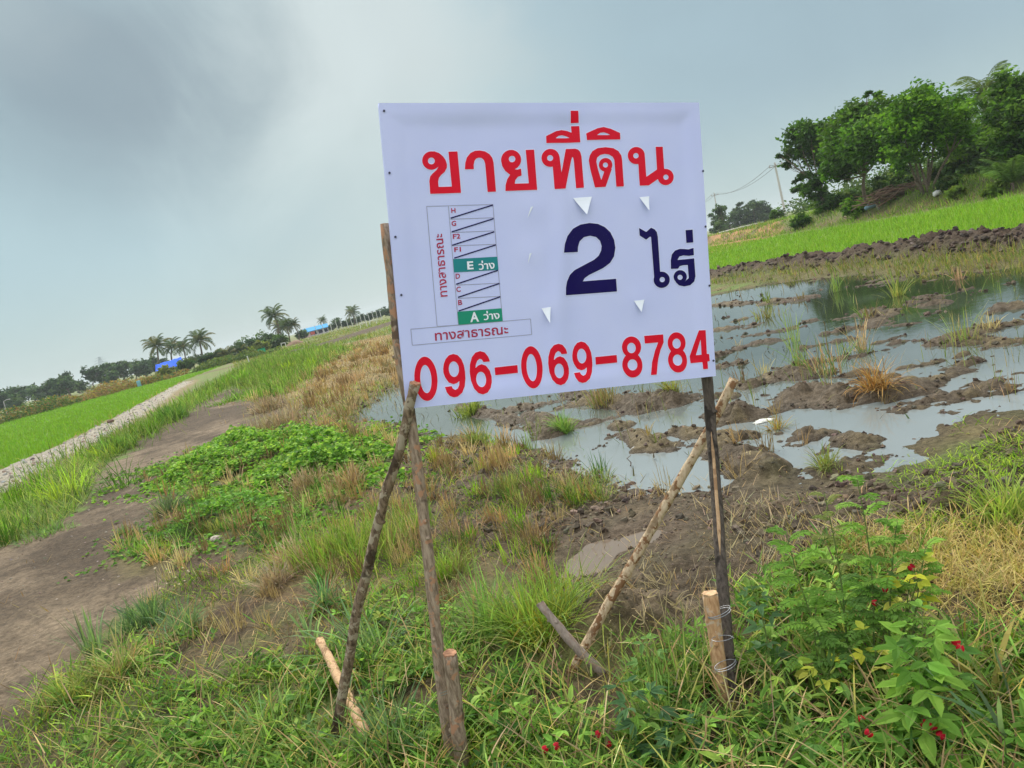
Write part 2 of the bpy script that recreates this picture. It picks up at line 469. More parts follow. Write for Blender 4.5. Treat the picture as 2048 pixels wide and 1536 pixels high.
def mat_plain(name, rgb, rough=0.6, spec=0.3, var=0.15, scale=30, bump=0.0, metal=0.0):
    mt, t, b = mat_base(name, rough, spec)
    co = t.new('ShaderNodeTexCoord').outputs['Object']
    nz = t.noise(co, scale, 5)
    c = t.mix(t.ramp(nz, 0.25, 0.75), tuple(v * (1 - var) for v in rgb), tuple(min(1, v * (1 + var)) for v in rgb))
    t.put(b.inputs['Base Color'], c); b.inputs['Metallic'].default_value = metal
    if bump:
        bp = t.new('ShaderNodeBump'); bp.inputs['Strength'].default_value = bump; bp.inputs['Distance'].default_value = 0.01
        t.put(bp.inputs['Height'], nz); t.l.new(bp.outputs[0], b.inputs['Normal'])
    return mt


def mat_leaf(name, transl=0.35, rough=0.55, spec=0.25):
    mt, t, b = mat_base(name, rough, spec)
    at_ = t.new('ShaderNodeAttribute'); at_.attribute_name = 'Col'
    co = t.new('ShaderNodeTexCoord').outputs['Object']
    c = t.mix(t.ramp(t.noise(co, 9.0, 3), 0.3, 0.7), t.mix(1.0, at_.outputs['Color'], (0.86, 0.88, 0.9), 'MULTIPLY'), t.mix(1.0, at_.outputs['Color'], (1.14, 1.12, 1.02), 'MULTIPLY'))
    t.put(b.inputs['Base Color'], c)
    tr = t.new('ShaderNodeBsdfTranslucent'); t.put(tr.inputs[0], t.mix(1.0, c, (1.25, 1.25, 0.7), 'MULTIPLY'))
    mx = t.new('ShaderNodeMixShader'); mx.inputs[0].default_value = transl
    t.l.new(b.outputs[0], mx.inputs[1]); t.l.new(tr.outputs[0], mx.inputs[2])
    t.l.new(mx.outputs[0], t.n['Material Output'].inputs[0])
    return mt


def mat_col(name, rough=0.8, spec=0.2, scale=25, var=0.2, bump=0.3):
    mt, t, b = mat_base(name, rough, spec)
    at_ = t.new('ShaderNodeAttribute'); at_.attribute_name = 'Col'
    co = t.new('ShaderNodeTexCoord').outputs['Object']; nz = t.noise(co, scale, 6, 0.6)
    t.put(b.inputs['Base Color'], t.mix(t.ramp(nz, 0.25, 0.75), t.mix(1.0, at_.outputs['Color'], (1 - var,) * 3, 'MULTIPLY'), t.mix(1.0, at_.outputs['Color'], (1 + var,) * 3, 'MULTIPLY')))
    if bump:
        bp = t.new('ShaderNodeBump'); bp.inputs['Strength'].default_value = bump; bp.inputs['Distance'].default_value = 0.02
        t.put(bp.inputs['Height'], nz); t.l.new(bp.outputs[0], b.inputs['Normal'])
    return mt


def mat_bark(name, light, dark, blotch, amount=0.5, rough=0.85):
    mt, t, b = mat_base(name, rough, 0.15)
    co = t.new('ShaderNodeTexCoord').outputs['Object']
    mp = t.new('ShaderNodeMapping'); t.put(mp.inputs[0], co); mp.inputs['Scale'].default_value = (1, 1, 0.22)
    fine = t.noise(mp.outputs[0], 90, 6, 0.65); big = t.noise(co, 26, 5, 0.6, 0.5); knot = t.noise(co, 11, 3, 0.5)
    c = t.mix(t.ramp(fine, 0.3, 0.7), dark, light)
    c = t.mix(t.ramp(big, 0.60 - 0.16 * amount, 0.64 - 0.14 * amount), c, blotch)
    c = t.mix(t.ramp(knot, 0.58, 0.64, 0.0, 0.85), c, tuple(v * 0.6 for v in dark))
    t.put(b.inputs['Base Color'], c)
    bp = t.new('ShaderNodeBump'); bp.inputs['Strength'].default_value = 0.7; bp.inputs['Distance'].default_value = 0.006
    t.put(bp.inputs['Height'], t.math('ADD', fine, t.math('MULTIPLY', big, 0.6))); t.l.new(bp.outputs[0], b.inputs['Normal'])
    return mt


def mat_ground():
    mt, t, b = mat_base('soil_and_turf', 0.9, 0.25)
    at_ = t.new('ShaderNodeAttribute'); at_.attribute_name = 'Col'
    wt = t.new('ShaderNodeAttribute'); wt.attribute_name = 'wet'
    co = t.new('ShaderNodeTexCoord').outputs['Object']
    n1 = t.noise(co, 2.2, 6, 0.6); n2 = t.noise(co, 22, 6, 0.65); n3 = t.noise(co, 130, 5, 0.7)
    c = t.mix(1.0, at_.outputs['Color'], (1.04, 1.0, 0.86), 'MULTIPLY')
    c = t.mix(1.0, c, t.mix(t.ramp(n1, 0.3, 0.7), (0.84, 0.83, 0.82), (1.14, 1.13, 1.12)), 'MULTIPLY')
    c = t.mix(1.0, c, t.mix(t.ramp(n2, 0.3, 0.72), (0.62, 0.61, 0.60), (1.32, 1.31, 1.3)), 'MULTIPLY')
    c = t.mix(1.0, c, t.mix(t.ramp(n3, 0.3, 0.72), (0.78, 0.77, 0.76), (1.2, 1.2, 1.2)), 'MULTIPLY')
    t.put(b.inputs['Base Color'], c)
    t.put(b.inputs['Roughness'], t.math('SUBTRACT', 0.92, t.math('MULTIPLY', wt.outputs['Fac'], t.ramp(n2, 0.3, 0.7, 0.12, 0.34))))
    hgt = t.math('ADD', t.math('MULTIPLY', n2, 1.0), t.math('MULTIPLY', n3, 0.45))
    bp = t.new('ShaderNodeBump'); bp.inputs['Strength'].default_value = 0.75; bp.inputs['Distance'].default_value = 0.06
    t.put(bp.inputs['Height'], hgt); t.l.new(bp.outputs[0], b.inputs['Normal'])
    return mt


def mat_water(name, murk, clear, rough=0.03, far=None):
    mt, t, b = mat_base(name, rough, 0.5)
    b.inputs['IOR'].default_value = 1.36
    co = t.new('ShaderNodeTexCoord').outputs['Object']
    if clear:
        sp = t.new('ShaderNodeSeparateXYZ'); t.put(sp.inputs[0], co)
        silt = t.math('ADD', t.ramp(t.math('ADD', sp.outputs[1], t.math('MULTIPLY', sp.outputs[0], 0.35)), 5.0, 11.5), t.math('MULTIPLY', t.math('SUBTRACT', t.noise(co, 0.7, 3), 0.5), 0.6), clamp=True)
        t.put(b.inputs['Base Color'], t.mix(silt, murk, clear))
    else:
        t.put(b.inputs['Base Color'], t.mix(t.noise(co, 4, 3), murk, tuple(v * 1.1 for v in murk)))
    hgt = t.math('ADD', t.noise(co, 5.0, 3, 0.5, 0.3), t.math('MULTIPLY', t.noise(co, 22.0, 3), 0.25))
    bp = t.new('ShaderNodeBump'); bp.inputs['Strength'].default_value = 0.06; bp.inputs['Distance'].default_value = 0.02
    t.put(bp.inputs['Height'], hgt); t.l.new(bp.outputs[0], b.inputs['Normal'])
    return mt


M = {}
M['ground'] = mat_ground()
M['leaf'] = mat_leaf('leaf_green', 0.4, 0.6, 0.08); M['grass'] = mat_leaf('grass_blades', 0.38, 0.6, 0.05); M['dry'] = mat_leaf('dry_stalks', 0.2, 0.8, 0.05)
M['petal'] = mat_leaf('petal', 0.3, 0.6, 0.1)
M['bark'] = mat_bark('tree_bark', (0.24, 0.19, 0.14), (0.09, 0.07, 0.05), (0.16, 0.13, 0.10))
M['vc'] = mat_col('painted_surface'); M['stone'] = mat_col('stone_bits', 0.85, 0.2, 60, 0.25, 0.4)
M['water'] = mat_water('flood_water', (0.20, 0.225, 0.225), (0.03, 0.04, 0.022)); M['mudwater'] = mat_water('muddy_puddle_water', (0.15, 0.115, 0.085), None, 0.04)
M['padwater'] = mat_water('paddy_water', (0.16, 0.17, 0.12), None, 0.05)

# ------------------------------------------------------------------ ground sheet
rr = np.concatenate([[0.25, 0.5, 0.8, 1.0], 1.2 * np.exp(np.arange(0, math.log(32 / 1.2), 0.0062)), 32 * np.exp(np.arange(0.02, math.log(3000 / 32), 0.025)), [3000]])
aa = np.radians(np.concatenate([np.arange(-180, -46, 3.0), np.arange(-46, 48, 0.19), np.arange(48, 180, 3.0)]))
RR, AA = np.meshgrid(rr, aa, indexing='ij')
gx = (RR * np.sin(AA)).ravel(); gy = (RR * np.cos(AA)).ravel()
f = fields(gx, gy); gz = height(gx, gy, f); gr = np.hypot(gx, gy)


def lerp(a, b, t): return a * (1 - t[:, None]) + np.asarray(b, float) * t[:, None]


v1 = (vnoise(gx * 0.8, gy * 0.8, 91) + vnoise(gx * 3.1, gy * 3.1, 92)) / 2
v2 = (vnoise(gx * 1.9, gy * 1.9, 93) * 0.6 + vnoise(gx * 7.0, gy * 7.0, 94) * 0.4)
gc = lerp(np.tile([[0.17, 0.15, 0.075]], (len(gx), 1)), (0.13, 0.20, 0.055), sstep(0.35, 0.6, v1))       # turf
gc = lerp(gc, (0.15, 0.20, 0.06), sstep(40, 110, gr)); gc = lerp(gc, (0.13, 0.10, 0.06), sstep(40, 80, gr) * sstep(0.55, 0.7, vnoise(gx * 0.02 + gy * 0.09, gy * 0.12, 96)) * 0.7)
gc = lerp(gc, (0.092, 0.068, 0.048), f['near'] * 0.8 * sstep(0.75, 0.45, v2))
inmid = sstep(0.2, -0.2, sdpoly(gx, gy, MID))
gc = lerp(gc, (0.105, 0.077, 0.054), inmid * sstep(0.8, 0.35, v2)); gc = lerp(gc, (0.22, 0.165, 0.10), inmid * sstep(0.5, 0.7, v1) * 0.7)
gc = lerp(gc, (0.15, 0.215, 0.06), f['strip'] * 0.8); gc = lerp(gc, (0.30, 0.235, 0.135), f['tan'] * sstep(0.2, 0.5, v1))
gc = lerp(gc, (0.085, 0.063, 0.046), f['soggy'] * 0.9); gc = lerp(gc, (0.15, 0.115, 0.075), f['soggy'] * sstep(0.55, 0.7, v2) * 0.7)
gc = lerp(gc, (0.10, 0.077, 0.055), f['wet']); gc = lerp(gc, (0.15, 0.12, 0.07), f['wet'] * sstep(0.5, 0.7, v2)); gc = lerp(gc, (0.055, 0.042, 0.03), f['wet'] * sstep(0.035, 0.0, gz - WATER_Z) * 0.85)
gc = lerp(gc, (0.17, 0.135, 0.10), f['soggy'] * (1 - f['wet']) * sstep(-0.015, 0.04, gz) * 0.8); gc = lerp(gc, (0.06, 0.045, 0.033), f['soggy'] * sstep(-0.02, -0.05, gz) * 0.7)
gc = lerp(gc, (0.095, 0.072, 0.054), f['dirt'])
dq = fbm((-gx * 0.785 - gy * 0.62) * 0.9, (gx * 0.62 - gy * 0.785) * 0.0 + (-gx * 0.62 + gy * 0.785) * 0.35, 95, 4)
SAND = G(150, 1250)[:2]; SAND2 = G(60, 1330)[:2]
sd = np.maximum(np.exp(-((gx - SAND[0]) ** 2 + (gy - SAND[1]) ** 2) / 1.3), np.exp(-((gx - SAND2[0]) ** 2 + (gy - SAND2[1]) ** 2) / 0.5))
gc = lerp(gc, (0.235, 0.187, 0.147), f['dirt'] * sstep(-0.12, 0.4, dq + 0.25 * fbm(gx * 5, gy * 5, 97, 3)) * 0.85)
gc = lerp(gc, (0.34, 0.275, 0.215), f['dirt'] * np.clip(sd * 1.1 * (0.55 + 0.9 * (v2 - 0.5) + 0.6 * dq), 0, 0.9))
gc = lerp(gc, (0.085, 0.064, 0.05), f['dirt'] * sstep(0.62, 0.8, v2) * 0.6)
gc = lerp(gc, (0.075, 0.095, 0.035), f['vine'] * 0.9)
bm = np.exp(-(f['bund'] / 0.75) ** 4)
gc = lerp(gc, (0.125, 0.115, 0.05), np.exp(-((f['bund'] - 1.4) / 0.7) ** 2) * (1 - f['padr']))
gc = lerp(gc, (0.17, 0.30, 0.035), f['padr'] * sstep(1.0, 1.4, f['bund']))
gc = lerp(gc, (0.075, 0.054, 0.042), bm)
e = f['emb']
gc = lerp(gc, (0.13, 0.16, 0.055), sstep(-0.6, 0.3, e) * sstep(6, 2, e)); gc = lerp(gc, (0.15, 0.10, 0.07), sstep(-0.6, 0.3, e) * sstep(1.6, 0.8, e) * sstep(0.35, 0.6, v1) * 0.8)
gc = lerp(gc, (0.36, 0.20, 0.10), f['orange'] * sstep(0.1, 0.5, v1)); gc = lerp(gc, (0.14, 0.09, 0.06), f['orange'] * sstep(0.5, 0.8, v2))
gc = lerp(gc, (0.34, 0.32, 0.30), f['gravel']); gc = lerp(gc, (0.26, 0.20, 0.13), np.clip(sstep(0.9, 0.2, np.abs(sdpoly(gx, gy, GRAVEL))) - f['gravel'], 0, 1) * (1 - f['padl']) * 0.8)
gc = lerp(gc, (0.14, 0.265, 0.03), f['padl'])
pud = sstep(0.25, 0.0, sdpoly(gx, gy, PUDDLE)); gc = lerp(gc, (0.11, 0.08, 0.056), pud)
# the dark turned furrow across the far field
FUR = np.array([G(*p)[:2] for p in [(590, 706), (640, 694), (700, 675), (800, 642)]])
gc = lerp(gc, (0.085, 0.062, 0.042), sstep(2.6, 1.5, segdist(gx, gy, FUR)))
gz = gz + np.exp(-(segdist(gx, gy, FUR) / 1.4) ** 2) * 0.3
wet = np.clip(f['wet'] + f['soggy'] * 0.55 + bm * 0.15 + pud, 0, 1)
nr_, na_ = RR.shape
I = np.arange(nr_ * na_).reshape(nr_, na_); J = np.roll(I, -1, 1)
Q = np.stack([I[:-1], J[:-1], J[1:], I[1:]], -1).reshape(-1, 4)
# the one sheet, cut along its regions
reg = np.zeros(len(gx), int)
reg[f['dirt'] > 0.5] = 1; reg[f['wet'] > 0.5] = 2; reg[f['padr'] > 0.5] = 3; reg[f['padl'] > 0.5] = 4; reg[f['gravel'] > 0.5] = 5; reg[f['bund'] < 0.75] = 6
qr = reg[Q[:, 0]]
GV = np.stack([gx, gy, gz], 1)
for k, nm in enumerate(['ground', 'dirt_path', 'mud', 'rice_field', 'rice_field', 'gravel_road', 'earth_bund']):
    q = Q[qr == k]
    if k == 0: q = [q, I[0][::-1][None]]
    else: q = [q]
    used = np.unique(np.concatenate([a.ravel() for a in q])); mp_ = np.full(len(GV), -1); mp_[used] = np.arange(len(used))
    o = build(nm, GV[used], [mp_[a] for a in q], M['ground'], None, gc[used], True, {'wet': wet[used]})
    o['kind'] = 'structure'


def sheet(name, poly, z, mat, grow=0.0):
    P = np.asarray(poly); c = P.mean(0)
    if grow: P = c + (P - c) * (1 + grow)
    V = np.column_stack([P, np.full(len(P), z)])
    if np.sum((np.roll(P[:, 0], -1) - P[:, 0]) * (np.roll(P[:, 1], -1) + P[:, 1])) > 0: V = V[::-1]
    o = build(name, V, [tuple(range(len(V)))], mat); o['kind'] = 'structure'
    return o


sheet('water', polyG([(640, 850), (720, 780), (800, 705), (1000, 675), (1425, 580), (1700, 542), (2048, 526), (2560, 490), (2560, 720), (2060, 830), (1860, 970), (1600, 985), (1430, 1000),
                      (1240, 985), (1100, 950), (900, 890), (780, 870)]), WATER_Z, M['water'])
sheet('puddle_water', polyG([(1100, 1160), (1140, 1080), (1250, 1035), (1370, 1020), (1380, 1080), (1280, 1120), (1180, 1170)], -0.035), -0.04, M['mudwater'])
PW = BUND[2:5] + np.array([0.9, 1.1])
sheet('paddy_water', np.vstack([PW, PW[::-1] + np.array([1.1, 3.2])]), -0.065, M['padwater'])

# ------------------------------------------------------------------ the sign board
def board_plane():
    """the board is a rectangle: the four corner rays and a width of 1.2 m fix where it stands"""
    r = [ray(*p) for p in ((757, 206), (1398, 205), (813, 818), (1432, 752))]
    s = np.linalg.solve(np.array([r[1], r[2], -r[3]]).T, r[0])
    P = [r[0], s[0] * r[1], s[1] * r[2]]
    k = 1.2 / np.linalg.norm(P[1] - P[0])
    o = CAM + k * P[0]; u = k * (P[1] - P[0]); v = k * (P[2] - P[0])
    return o, u / 1.2, v / np.linalg.norm(v), np.linalg.norm(v)


BO, BU, BV, BH = board_plane(); BW = 1.2
BN = -np.cross(BU, BV); BN /= np.linalg.norm(BN)                # towards the viewer


def onplane(px, py, off=0.0):
    """photo pixel -> point on the plane off metres in front of the board"""
    d = ray(px, py); t = ((BO + BN * off - CAM) @ BN) / (d @ BN)
    return CAM + t * d


def ab(px, py):
    q = onplane(px, py) - BO
    return np.array([q @ BU, q @ BV])


def sag(a, b):
    """the vinyl stands proud on its frame and hangs back between the battens, with slack folds"""
    e = np.minimum(np.minimum(a, BW - a), np.minimum(b, BH - b))
    s = -0.005 * sstep(0.03, 0.085, e)
    s = s + sstep(0.03, 0.1, e) * (0.006 * np.exp(-((a - 0.60 - 0.03 * np.sin(b * 5)) / 0.035) ** 2) * sstep(0.05, 0.35, b) - 0.005 * np.exp(-((a - 0.66) / 0.05) ** 2))
    s = s + 0.007 * fbm(a * 2.6, b * 1.3, 301, 3) * sstep(0.0, 0.1, e)
    s = s + 0.0012 * fbm(a * 9, b * 16, 305, 3) * sstep(0.12, 0.0, np.minimum(b, BH - b))
    for fa, fb, fr in FLAPS_AB:
        s = s + 0.003 * np.exp(-((a - fa) ** 2 + (b - fb) ** 2) / fr ** 2)
    return s


FLAP_PX = [((1147, 396), (1184, 394), (1169, 432)), ((1279, 395), (1299, 393), (1295, 423)), ((1084, 617), (1102, 614), (1097, 647)),
           ((1268, 602), (1289, 600), (1280, 625)), ((1062, 414), (1067, 413), (1055, 437)), ((1060, 507), (1064, 506), (1056, 529))]
FLAPS_AB = [(*(ab(*p[0]) + ab(*p[1])) / 2, 0.05) for p in FLAP_PX]


def board_pt(a, b, off=0.0):
    a = np.asarray(a, float); b = np.asarray(b, float)
    return BO + a[..., None] * BU + b[..., None] * BV + (sag(a, b) + off)[..., None] * BN


def mat_vinyl():
    mt, t, b = mat_base('printed_vinyl', 0.45, 0.25)
    co = t.new('ShaderNodeTexCoord').outputs['Object']
    n = t.noise(co, 3.5, 4); n2 = t.noise(co, 60, 5)
    c = t.mix(t.ramp(n, 0.3, 0.7), (0.585, 0.63, 0.97), (0.62, 0.66, 0.98))
    c = t.mix(t.ramp(n2, 0.66, 0.8, 0, 0.12), c, (0.45, 0.44, 0.5))
    t.put(b.inputs['Base Color'], c)
    return mt


M['vinyl'] = mat_vinyl(); M['white'] = mat_plain('white_letter_print', (0.84, 0.86, 0.95), 0.45, 0.2, 0.02, 8)
M['red'] = mat_plain('red_print', (0.74, 0.006, 0.028), 0.4, 0.15, 0.06, 8); M['navy'] = mat_plain('navy_print', (0.006, 0.002, 0.085), 0.4, 0.15, 0.1, 8)
M['halo'] = mat_plain('white_print', (0.70, 0.73, 1.0), 0.45, 0.3, 0.02, 8); M['teal'] = mat_plain('teal_print', (0.003, 0.22, 0.24), 0.4, 0.35, 0.05, 8)
M['green'] = mat_plain('green_print', (0.003, 0.28, 0.17), 0.4, 0.35, 0.05, 8); M['crimson'] = mat_plain('crimson_print', (0.42, 0.02, 0.07), 0.45, 0.3, 0.08, 8)
M['line'] = mat_plain('grey_print', (0.34, 0.35, 0.47), 0.5, 0.3, 0.05, 8); M['flap'] = mat_plain('torn_vinyl', (0.84, 0.88, 0.96), 0.5, 0.3, 0.03, 20)
M['nail'] = mat_plain('nail_steel', (0.06, 0.06, 0.10), 0.4, 0.5, 0.2, 200, 0, 0.6); M['wire'] = mat_plain('galvanised_wire', (0.34, 0.35, 0.37), 0.4, 0.5, 0.2, 90, 0, 0.8)


class Glyphs:
    """flat print built from outlines: shapes are added and holes cut, then meshed on the board"""
    def __init__(s): s.ops = []

    def add(s, zoom, pts, hole=False):
        ox, oy, k = zoom
        s.ops.append((hole, np.array([ab(ox + k * x, oy + k * y) for x, y in pts]))); return s

    def ell(s, zoom, cx, cy, rx, ry, hole=False, n=36):
        th = np.linspace(0, 2 * np.pi, n, endpoint=False)
        # the print's own axes as they run in the photo
        ex, ey = (1.0, -0.085), (0.075, 1.0)
        return s.add(zoom, [(cx + rx * math.cos(q) * ex[0] + ry * math.sin(q) * ey[0], cy + rx * math.cos(q) * ex[1] + ry * math.sin(q) * ey[1]) for q in th], hole)

    def sdf(s, A, B):
        d = np.full(A.shape, 1e3)
        for hole, P in s.ops:
            q = sdpoly(A, B, P); d = np.maximum(d, -q) if hole else np.minimum(d, q)
        return d

    def mesh(s, mb, col, off, grow=0.0, step=0.0016):
        P = np.concatenate([p for h_, p in s.ops]); lo = P.min(0) - grow - 0.004; hi = P.max(0) + grow + 0.004
        na, nb = (np.ceil((hi - lo) / step).astype(int) + 1)
        a = lo[0] + step * np.arange(na); b = lo[1] + step * np.arange(nb)
        A, B = np.meshgrid(a, b); D = s.sdf(A, B) - grow
        V = []; F = []; ids = {}

        def vid(key, pa, pb):
            if key not in ids: ids[key] = len(V); V.append((pa, pb))
            return ids[key]
        ins = D < 0
        cnt = ins[:-1, :-1].astype(int) + ins[1:, :-1] + ins[:-1, 1:] + ins[1:, 1:]
        for j in range(nb - 1):
            run = None
            row = cnt[j]
            for i in np.nonzero(row)[0]:
                if row[i] == 4:
                    if run and run[1] == i and i - run[0] < 8: run[1] = i + 1
                    else:
                        if run: F.append(quad(run, j, vid, a, b))
                        run = [i, i + 1]
                    continue
                cs = [(i, j), (i + 1, j), (i + 1, j + 1), (i, j + 1)]; poly = []
                for k in range(4):
                    (i0, j0), (i1, j1) = cs[k], cs[(k + 1) % 4]; d0, d1 = D[j0, i0], D[j1, i1]
                    if d0 < 0: poly.append(vid((i0, j0), a[i0], b[j0]))
                    if (d0 < 0) != (d1 < 0):
                        t = d0 / (d0 - d1)
                        poly.append(vid((min((i0, j0), (i1, j1)), max((i0, j0), (i1, j1))), a[i0] + t * (a[i1] - a[i0]), b[j0] + t * (b[j1] - b[j0])))
                if len(poly) > 2: F.append(tuple(poly))
            if run: F.append(quad(run, j, vid, a, b))
        V = np.array(V)
        mb.add(board_pt(V[:, 0], V[:, 1], off), F, col)


def quad(run, j, vid, a, b):
    i0, i1 = run
    return (vid((i0, j), a[i0], b[j]), vid((i1, j), a[i1], b[j]), vid((i1, j + 1), a[i1], b[j + 1]), vid((i0, j + 1), a[i0], b[j + 1]))


Z1, Z2, Z3, Z4 = (740, 190, 360 / 2048), (1060, 190, 360 / 2048), (790, 400, 320 / 1638), (1080, 380, 360 / 2048)
Z5, Z6 = (800, 620, 320 / 2048), (1100, 620, 360 / 2048)
circ = lambda cx, cy, r, n=32: [(cx + r * math.cos(q), cy + r * math.sin(q)) for q in np.linspace(0, 2 * math.pi, n, endpoint=False)]


def heading():
    g = []
    q = Glyphs()                                                   # kho khai
    q.add(Z1, circ(702, 742, 105))
    q.add(Z1, [(700, 637), (740, 637), (790, 655), (835, 692), (865, 735), (881, 785), (879, 825), (855, 870), (815, 905), (790, 938), (780, 985), (786, 1042), (936, 1038), (897, 640), (1000, 637), (1042, 1110),
               (690, 1122), (679, 975), (687, 925), (712, 893), (760, 850), (783, 815), (770, 800)])
    g.append(q.add(Z1, circ(702, 746, 39), True))
    g.append(Glyphs().add(Z1, [(1085, 842), (1090, 765), (1108, 705), (1148, 655), (1200, 630), (1255, 626), (1315, 637), (1365, 668), (1398, 712), (1412, 765), (1441, 1096), (1345, 1100), (1316, 775), (1302, 735), (1275, 712), (1245, 708), (1215, 717), (1195, 745), (1186, 790), (1188, 840)]))
    q = Glyphs().add(Z1, circ(1611, 735, 114))                      # yo yak
    q.add(Z1, [(1497, 740), (1510, 805), (1545, 862), (1600, 905), (1567, 955), (1549, 1020), (1547, 1090), (1908, 1078), (1872, 620), (1776, 623), (1812, 1003), (1652, 1007), (1660, 965), (1690, 928), (1731, 914), (1724, 835), (1685, 846), (1640, 842), (1650, 770)])
    g.append(q.add(Z1, circ(1622, 726, 37), True))
    q = Glyphs().add(Z2, circ(238, 715, 103))                       # tho thahan
    q.add(Z2, [(240, 612), (285, 622), (322, 655), (342, 705), (362, 885), (415, 611), (520, 609), (552, 620), (577, 650), (590, 700), (617, 1056), (530, 1062), (507, 760), (498, 712), (488, 700), (478, 735), (408, 1066), (283, 1072), (262, 810)])
    g.append(q.add(Z2, circ(233, 717, 34), True))
    q = Glyphs().add(Z2, [(190, 546), (577, 538), (565, 353), (473, 353), (480, 426), (430, 405), (365, 395), (300, 410), (187, 467)])
    g.append(q.add(Z2, [(294, 491), (330, 463), (372, 455), (415, 465), (461, 486)], True))
    g.append(Glyphs().add(Z2, [(460, 183), (548, 183), (558, 318), (468, 320)]))
    q = Glyphs().add(Z2, [(670, 745), (682, 690), (712, 640), (770, 607), (860, 596), (950, 606), (1010, 640), (1043, 690), (1052, 740), (1072, 1042), (985, 1046), (962, 740), (943, 705), (900, 679), (850, 673), (800, 685), (765, 715), (756, 760), (770, 830), (812, 972),
                              (845, 876), (935, 840), (862, 1048), (740, 1055), (688, 850)])
    q.add(Z2, circ(862, 797, 78)); g.append(q.add(Z2, circ(860, 799, 29), True))
    q = Glyphs().add(Z2, [(650, 515), (1032, 507), (1028, 433), (920, 385), (840, 366), (770, 380), (641, 438)])
    g.append(q.add(Z2, [(760, 459), (800, 433), (840, 427), (880, 438), (918, 457)], True))
    q = Glyphs().add(Z2, circ(1214, 690, 98)).add(Z2, circ(1552, 933, 93))
    q.add(Z2, [(1238, 780), (1253, 1034), (1358, 1030), (1470, 952), (1535, 930), (1535, 840), (1518, 588), (1436, 590), (1452, 848), (1330, 932), (1313, 700), (1296, 640), (1260, 605), (1214, 600)])
    q.add(Z2, circ(1210, 692, 31), True); g.append(q.add(Z2, circ(1555, 935, 30), True))
    return g


def area_print():
    g = [Glyphs().add(Z4, [(272, 716), (438, 706), (440, 650), (458, 585), (505, 538), (575, 522), (640, 537), (685, 580), (703, 640), (698, 692), (670, 750), (620, 795), (400, 913), (345, 968), (310, 1045), (298, 1115), (298, 1200), (880, 1157), (868, 1012), (495, 1040), (518, 1002),
                           (570, 965), (720, 892), (800, 832), (845, 757), (859, 660), (845, 570), (803, 485), (740, 425), (660, 388), (565, 377), (465, 394), (382, 440), (315, 525), (282, 620)])]
    q = Glyphs().add(Z4, [(1131, 434), (1214, 480), (1268, 431), (1308, 448), (1335, 480), (1346, 530), (1374, 940), (1390, 1080), (1330, 1080), (1305, 1010), (1268, 535), (1255, 534), (1213, 568), (1138, 521)])
    q.add(Z4, circ(1391, 1024, 93)); g.append(q.add(Z4, circ(1397, 1022, 30), True))
    q = Glyphs().add(Z4, [(1497, 900), (1495, 800), (1508, 735), (1545, 690), (1600, 672), (1650, 673), (1700, 677), (1753, 661), (1757, 745), (1700, 752), (1640, 747), (1595, 758), (1573, 798), (1760, 780), (1775, 985), (1762, 1045), (1720, 1085), (1650, 1100), (1590, 1088), (1550, 1050),
                          (1600, 1040), (1655, 1050), (1677, 1026), (1702, 1005), (1690, 855), (1640, 858), (1600, 868), (1580, 897)])
    q.add(Z4, circ(1604, 990, 76)); g.append(q.add(Z4, circ(1602, 996, 29), True))
    g.append(Glyphs().add(Z4, [(1665, 458), (1742, 453), (1750, 600), (1675, 604)]))
    return g


NINE = [(559, 750), (567, 690), (590, 630), (630, 582), (688, 562), (745, 577), (795, 630), (828, 710), (842, 790), (847, 880), (835, 975), (802, 1058), (745, 1108), (695, 1119), (642, 1102), (602, 1052), (581, 986), (668, 975), (682, 1006), (712, 1023), (745, 1005), (764, 962), (768, 908), (738, 936), (690, 951), (632, 930), (585, 865), (563, 805)]
SIX = [(901, 790), (904, 700), (928, 605), (975, 546), (1035, 527), (1093, 543), (1138, 595), (1163, 660), (1078, 668), (1060, 637), (1030, 625), (1000, 650), (981, 700), (975, 747), (1010, 712), (1055, 695), (1110, 713), (1160, 778), (1183, 855), (1184, 925), (1165, 1000), (1125, 1058), (1068, 1082), (1008, 1064), (955, 1008), (918, 910)]


def fit(pts, src, dst):
    return [(dst[0] + (x - src[0]) * (dst[1] - dst[0]) / (src[1] - src[0]), dst[2] + (y - src[2]) * (dst[3] - dst[2]) / (src[3] - src[2])) for x, y in pts]


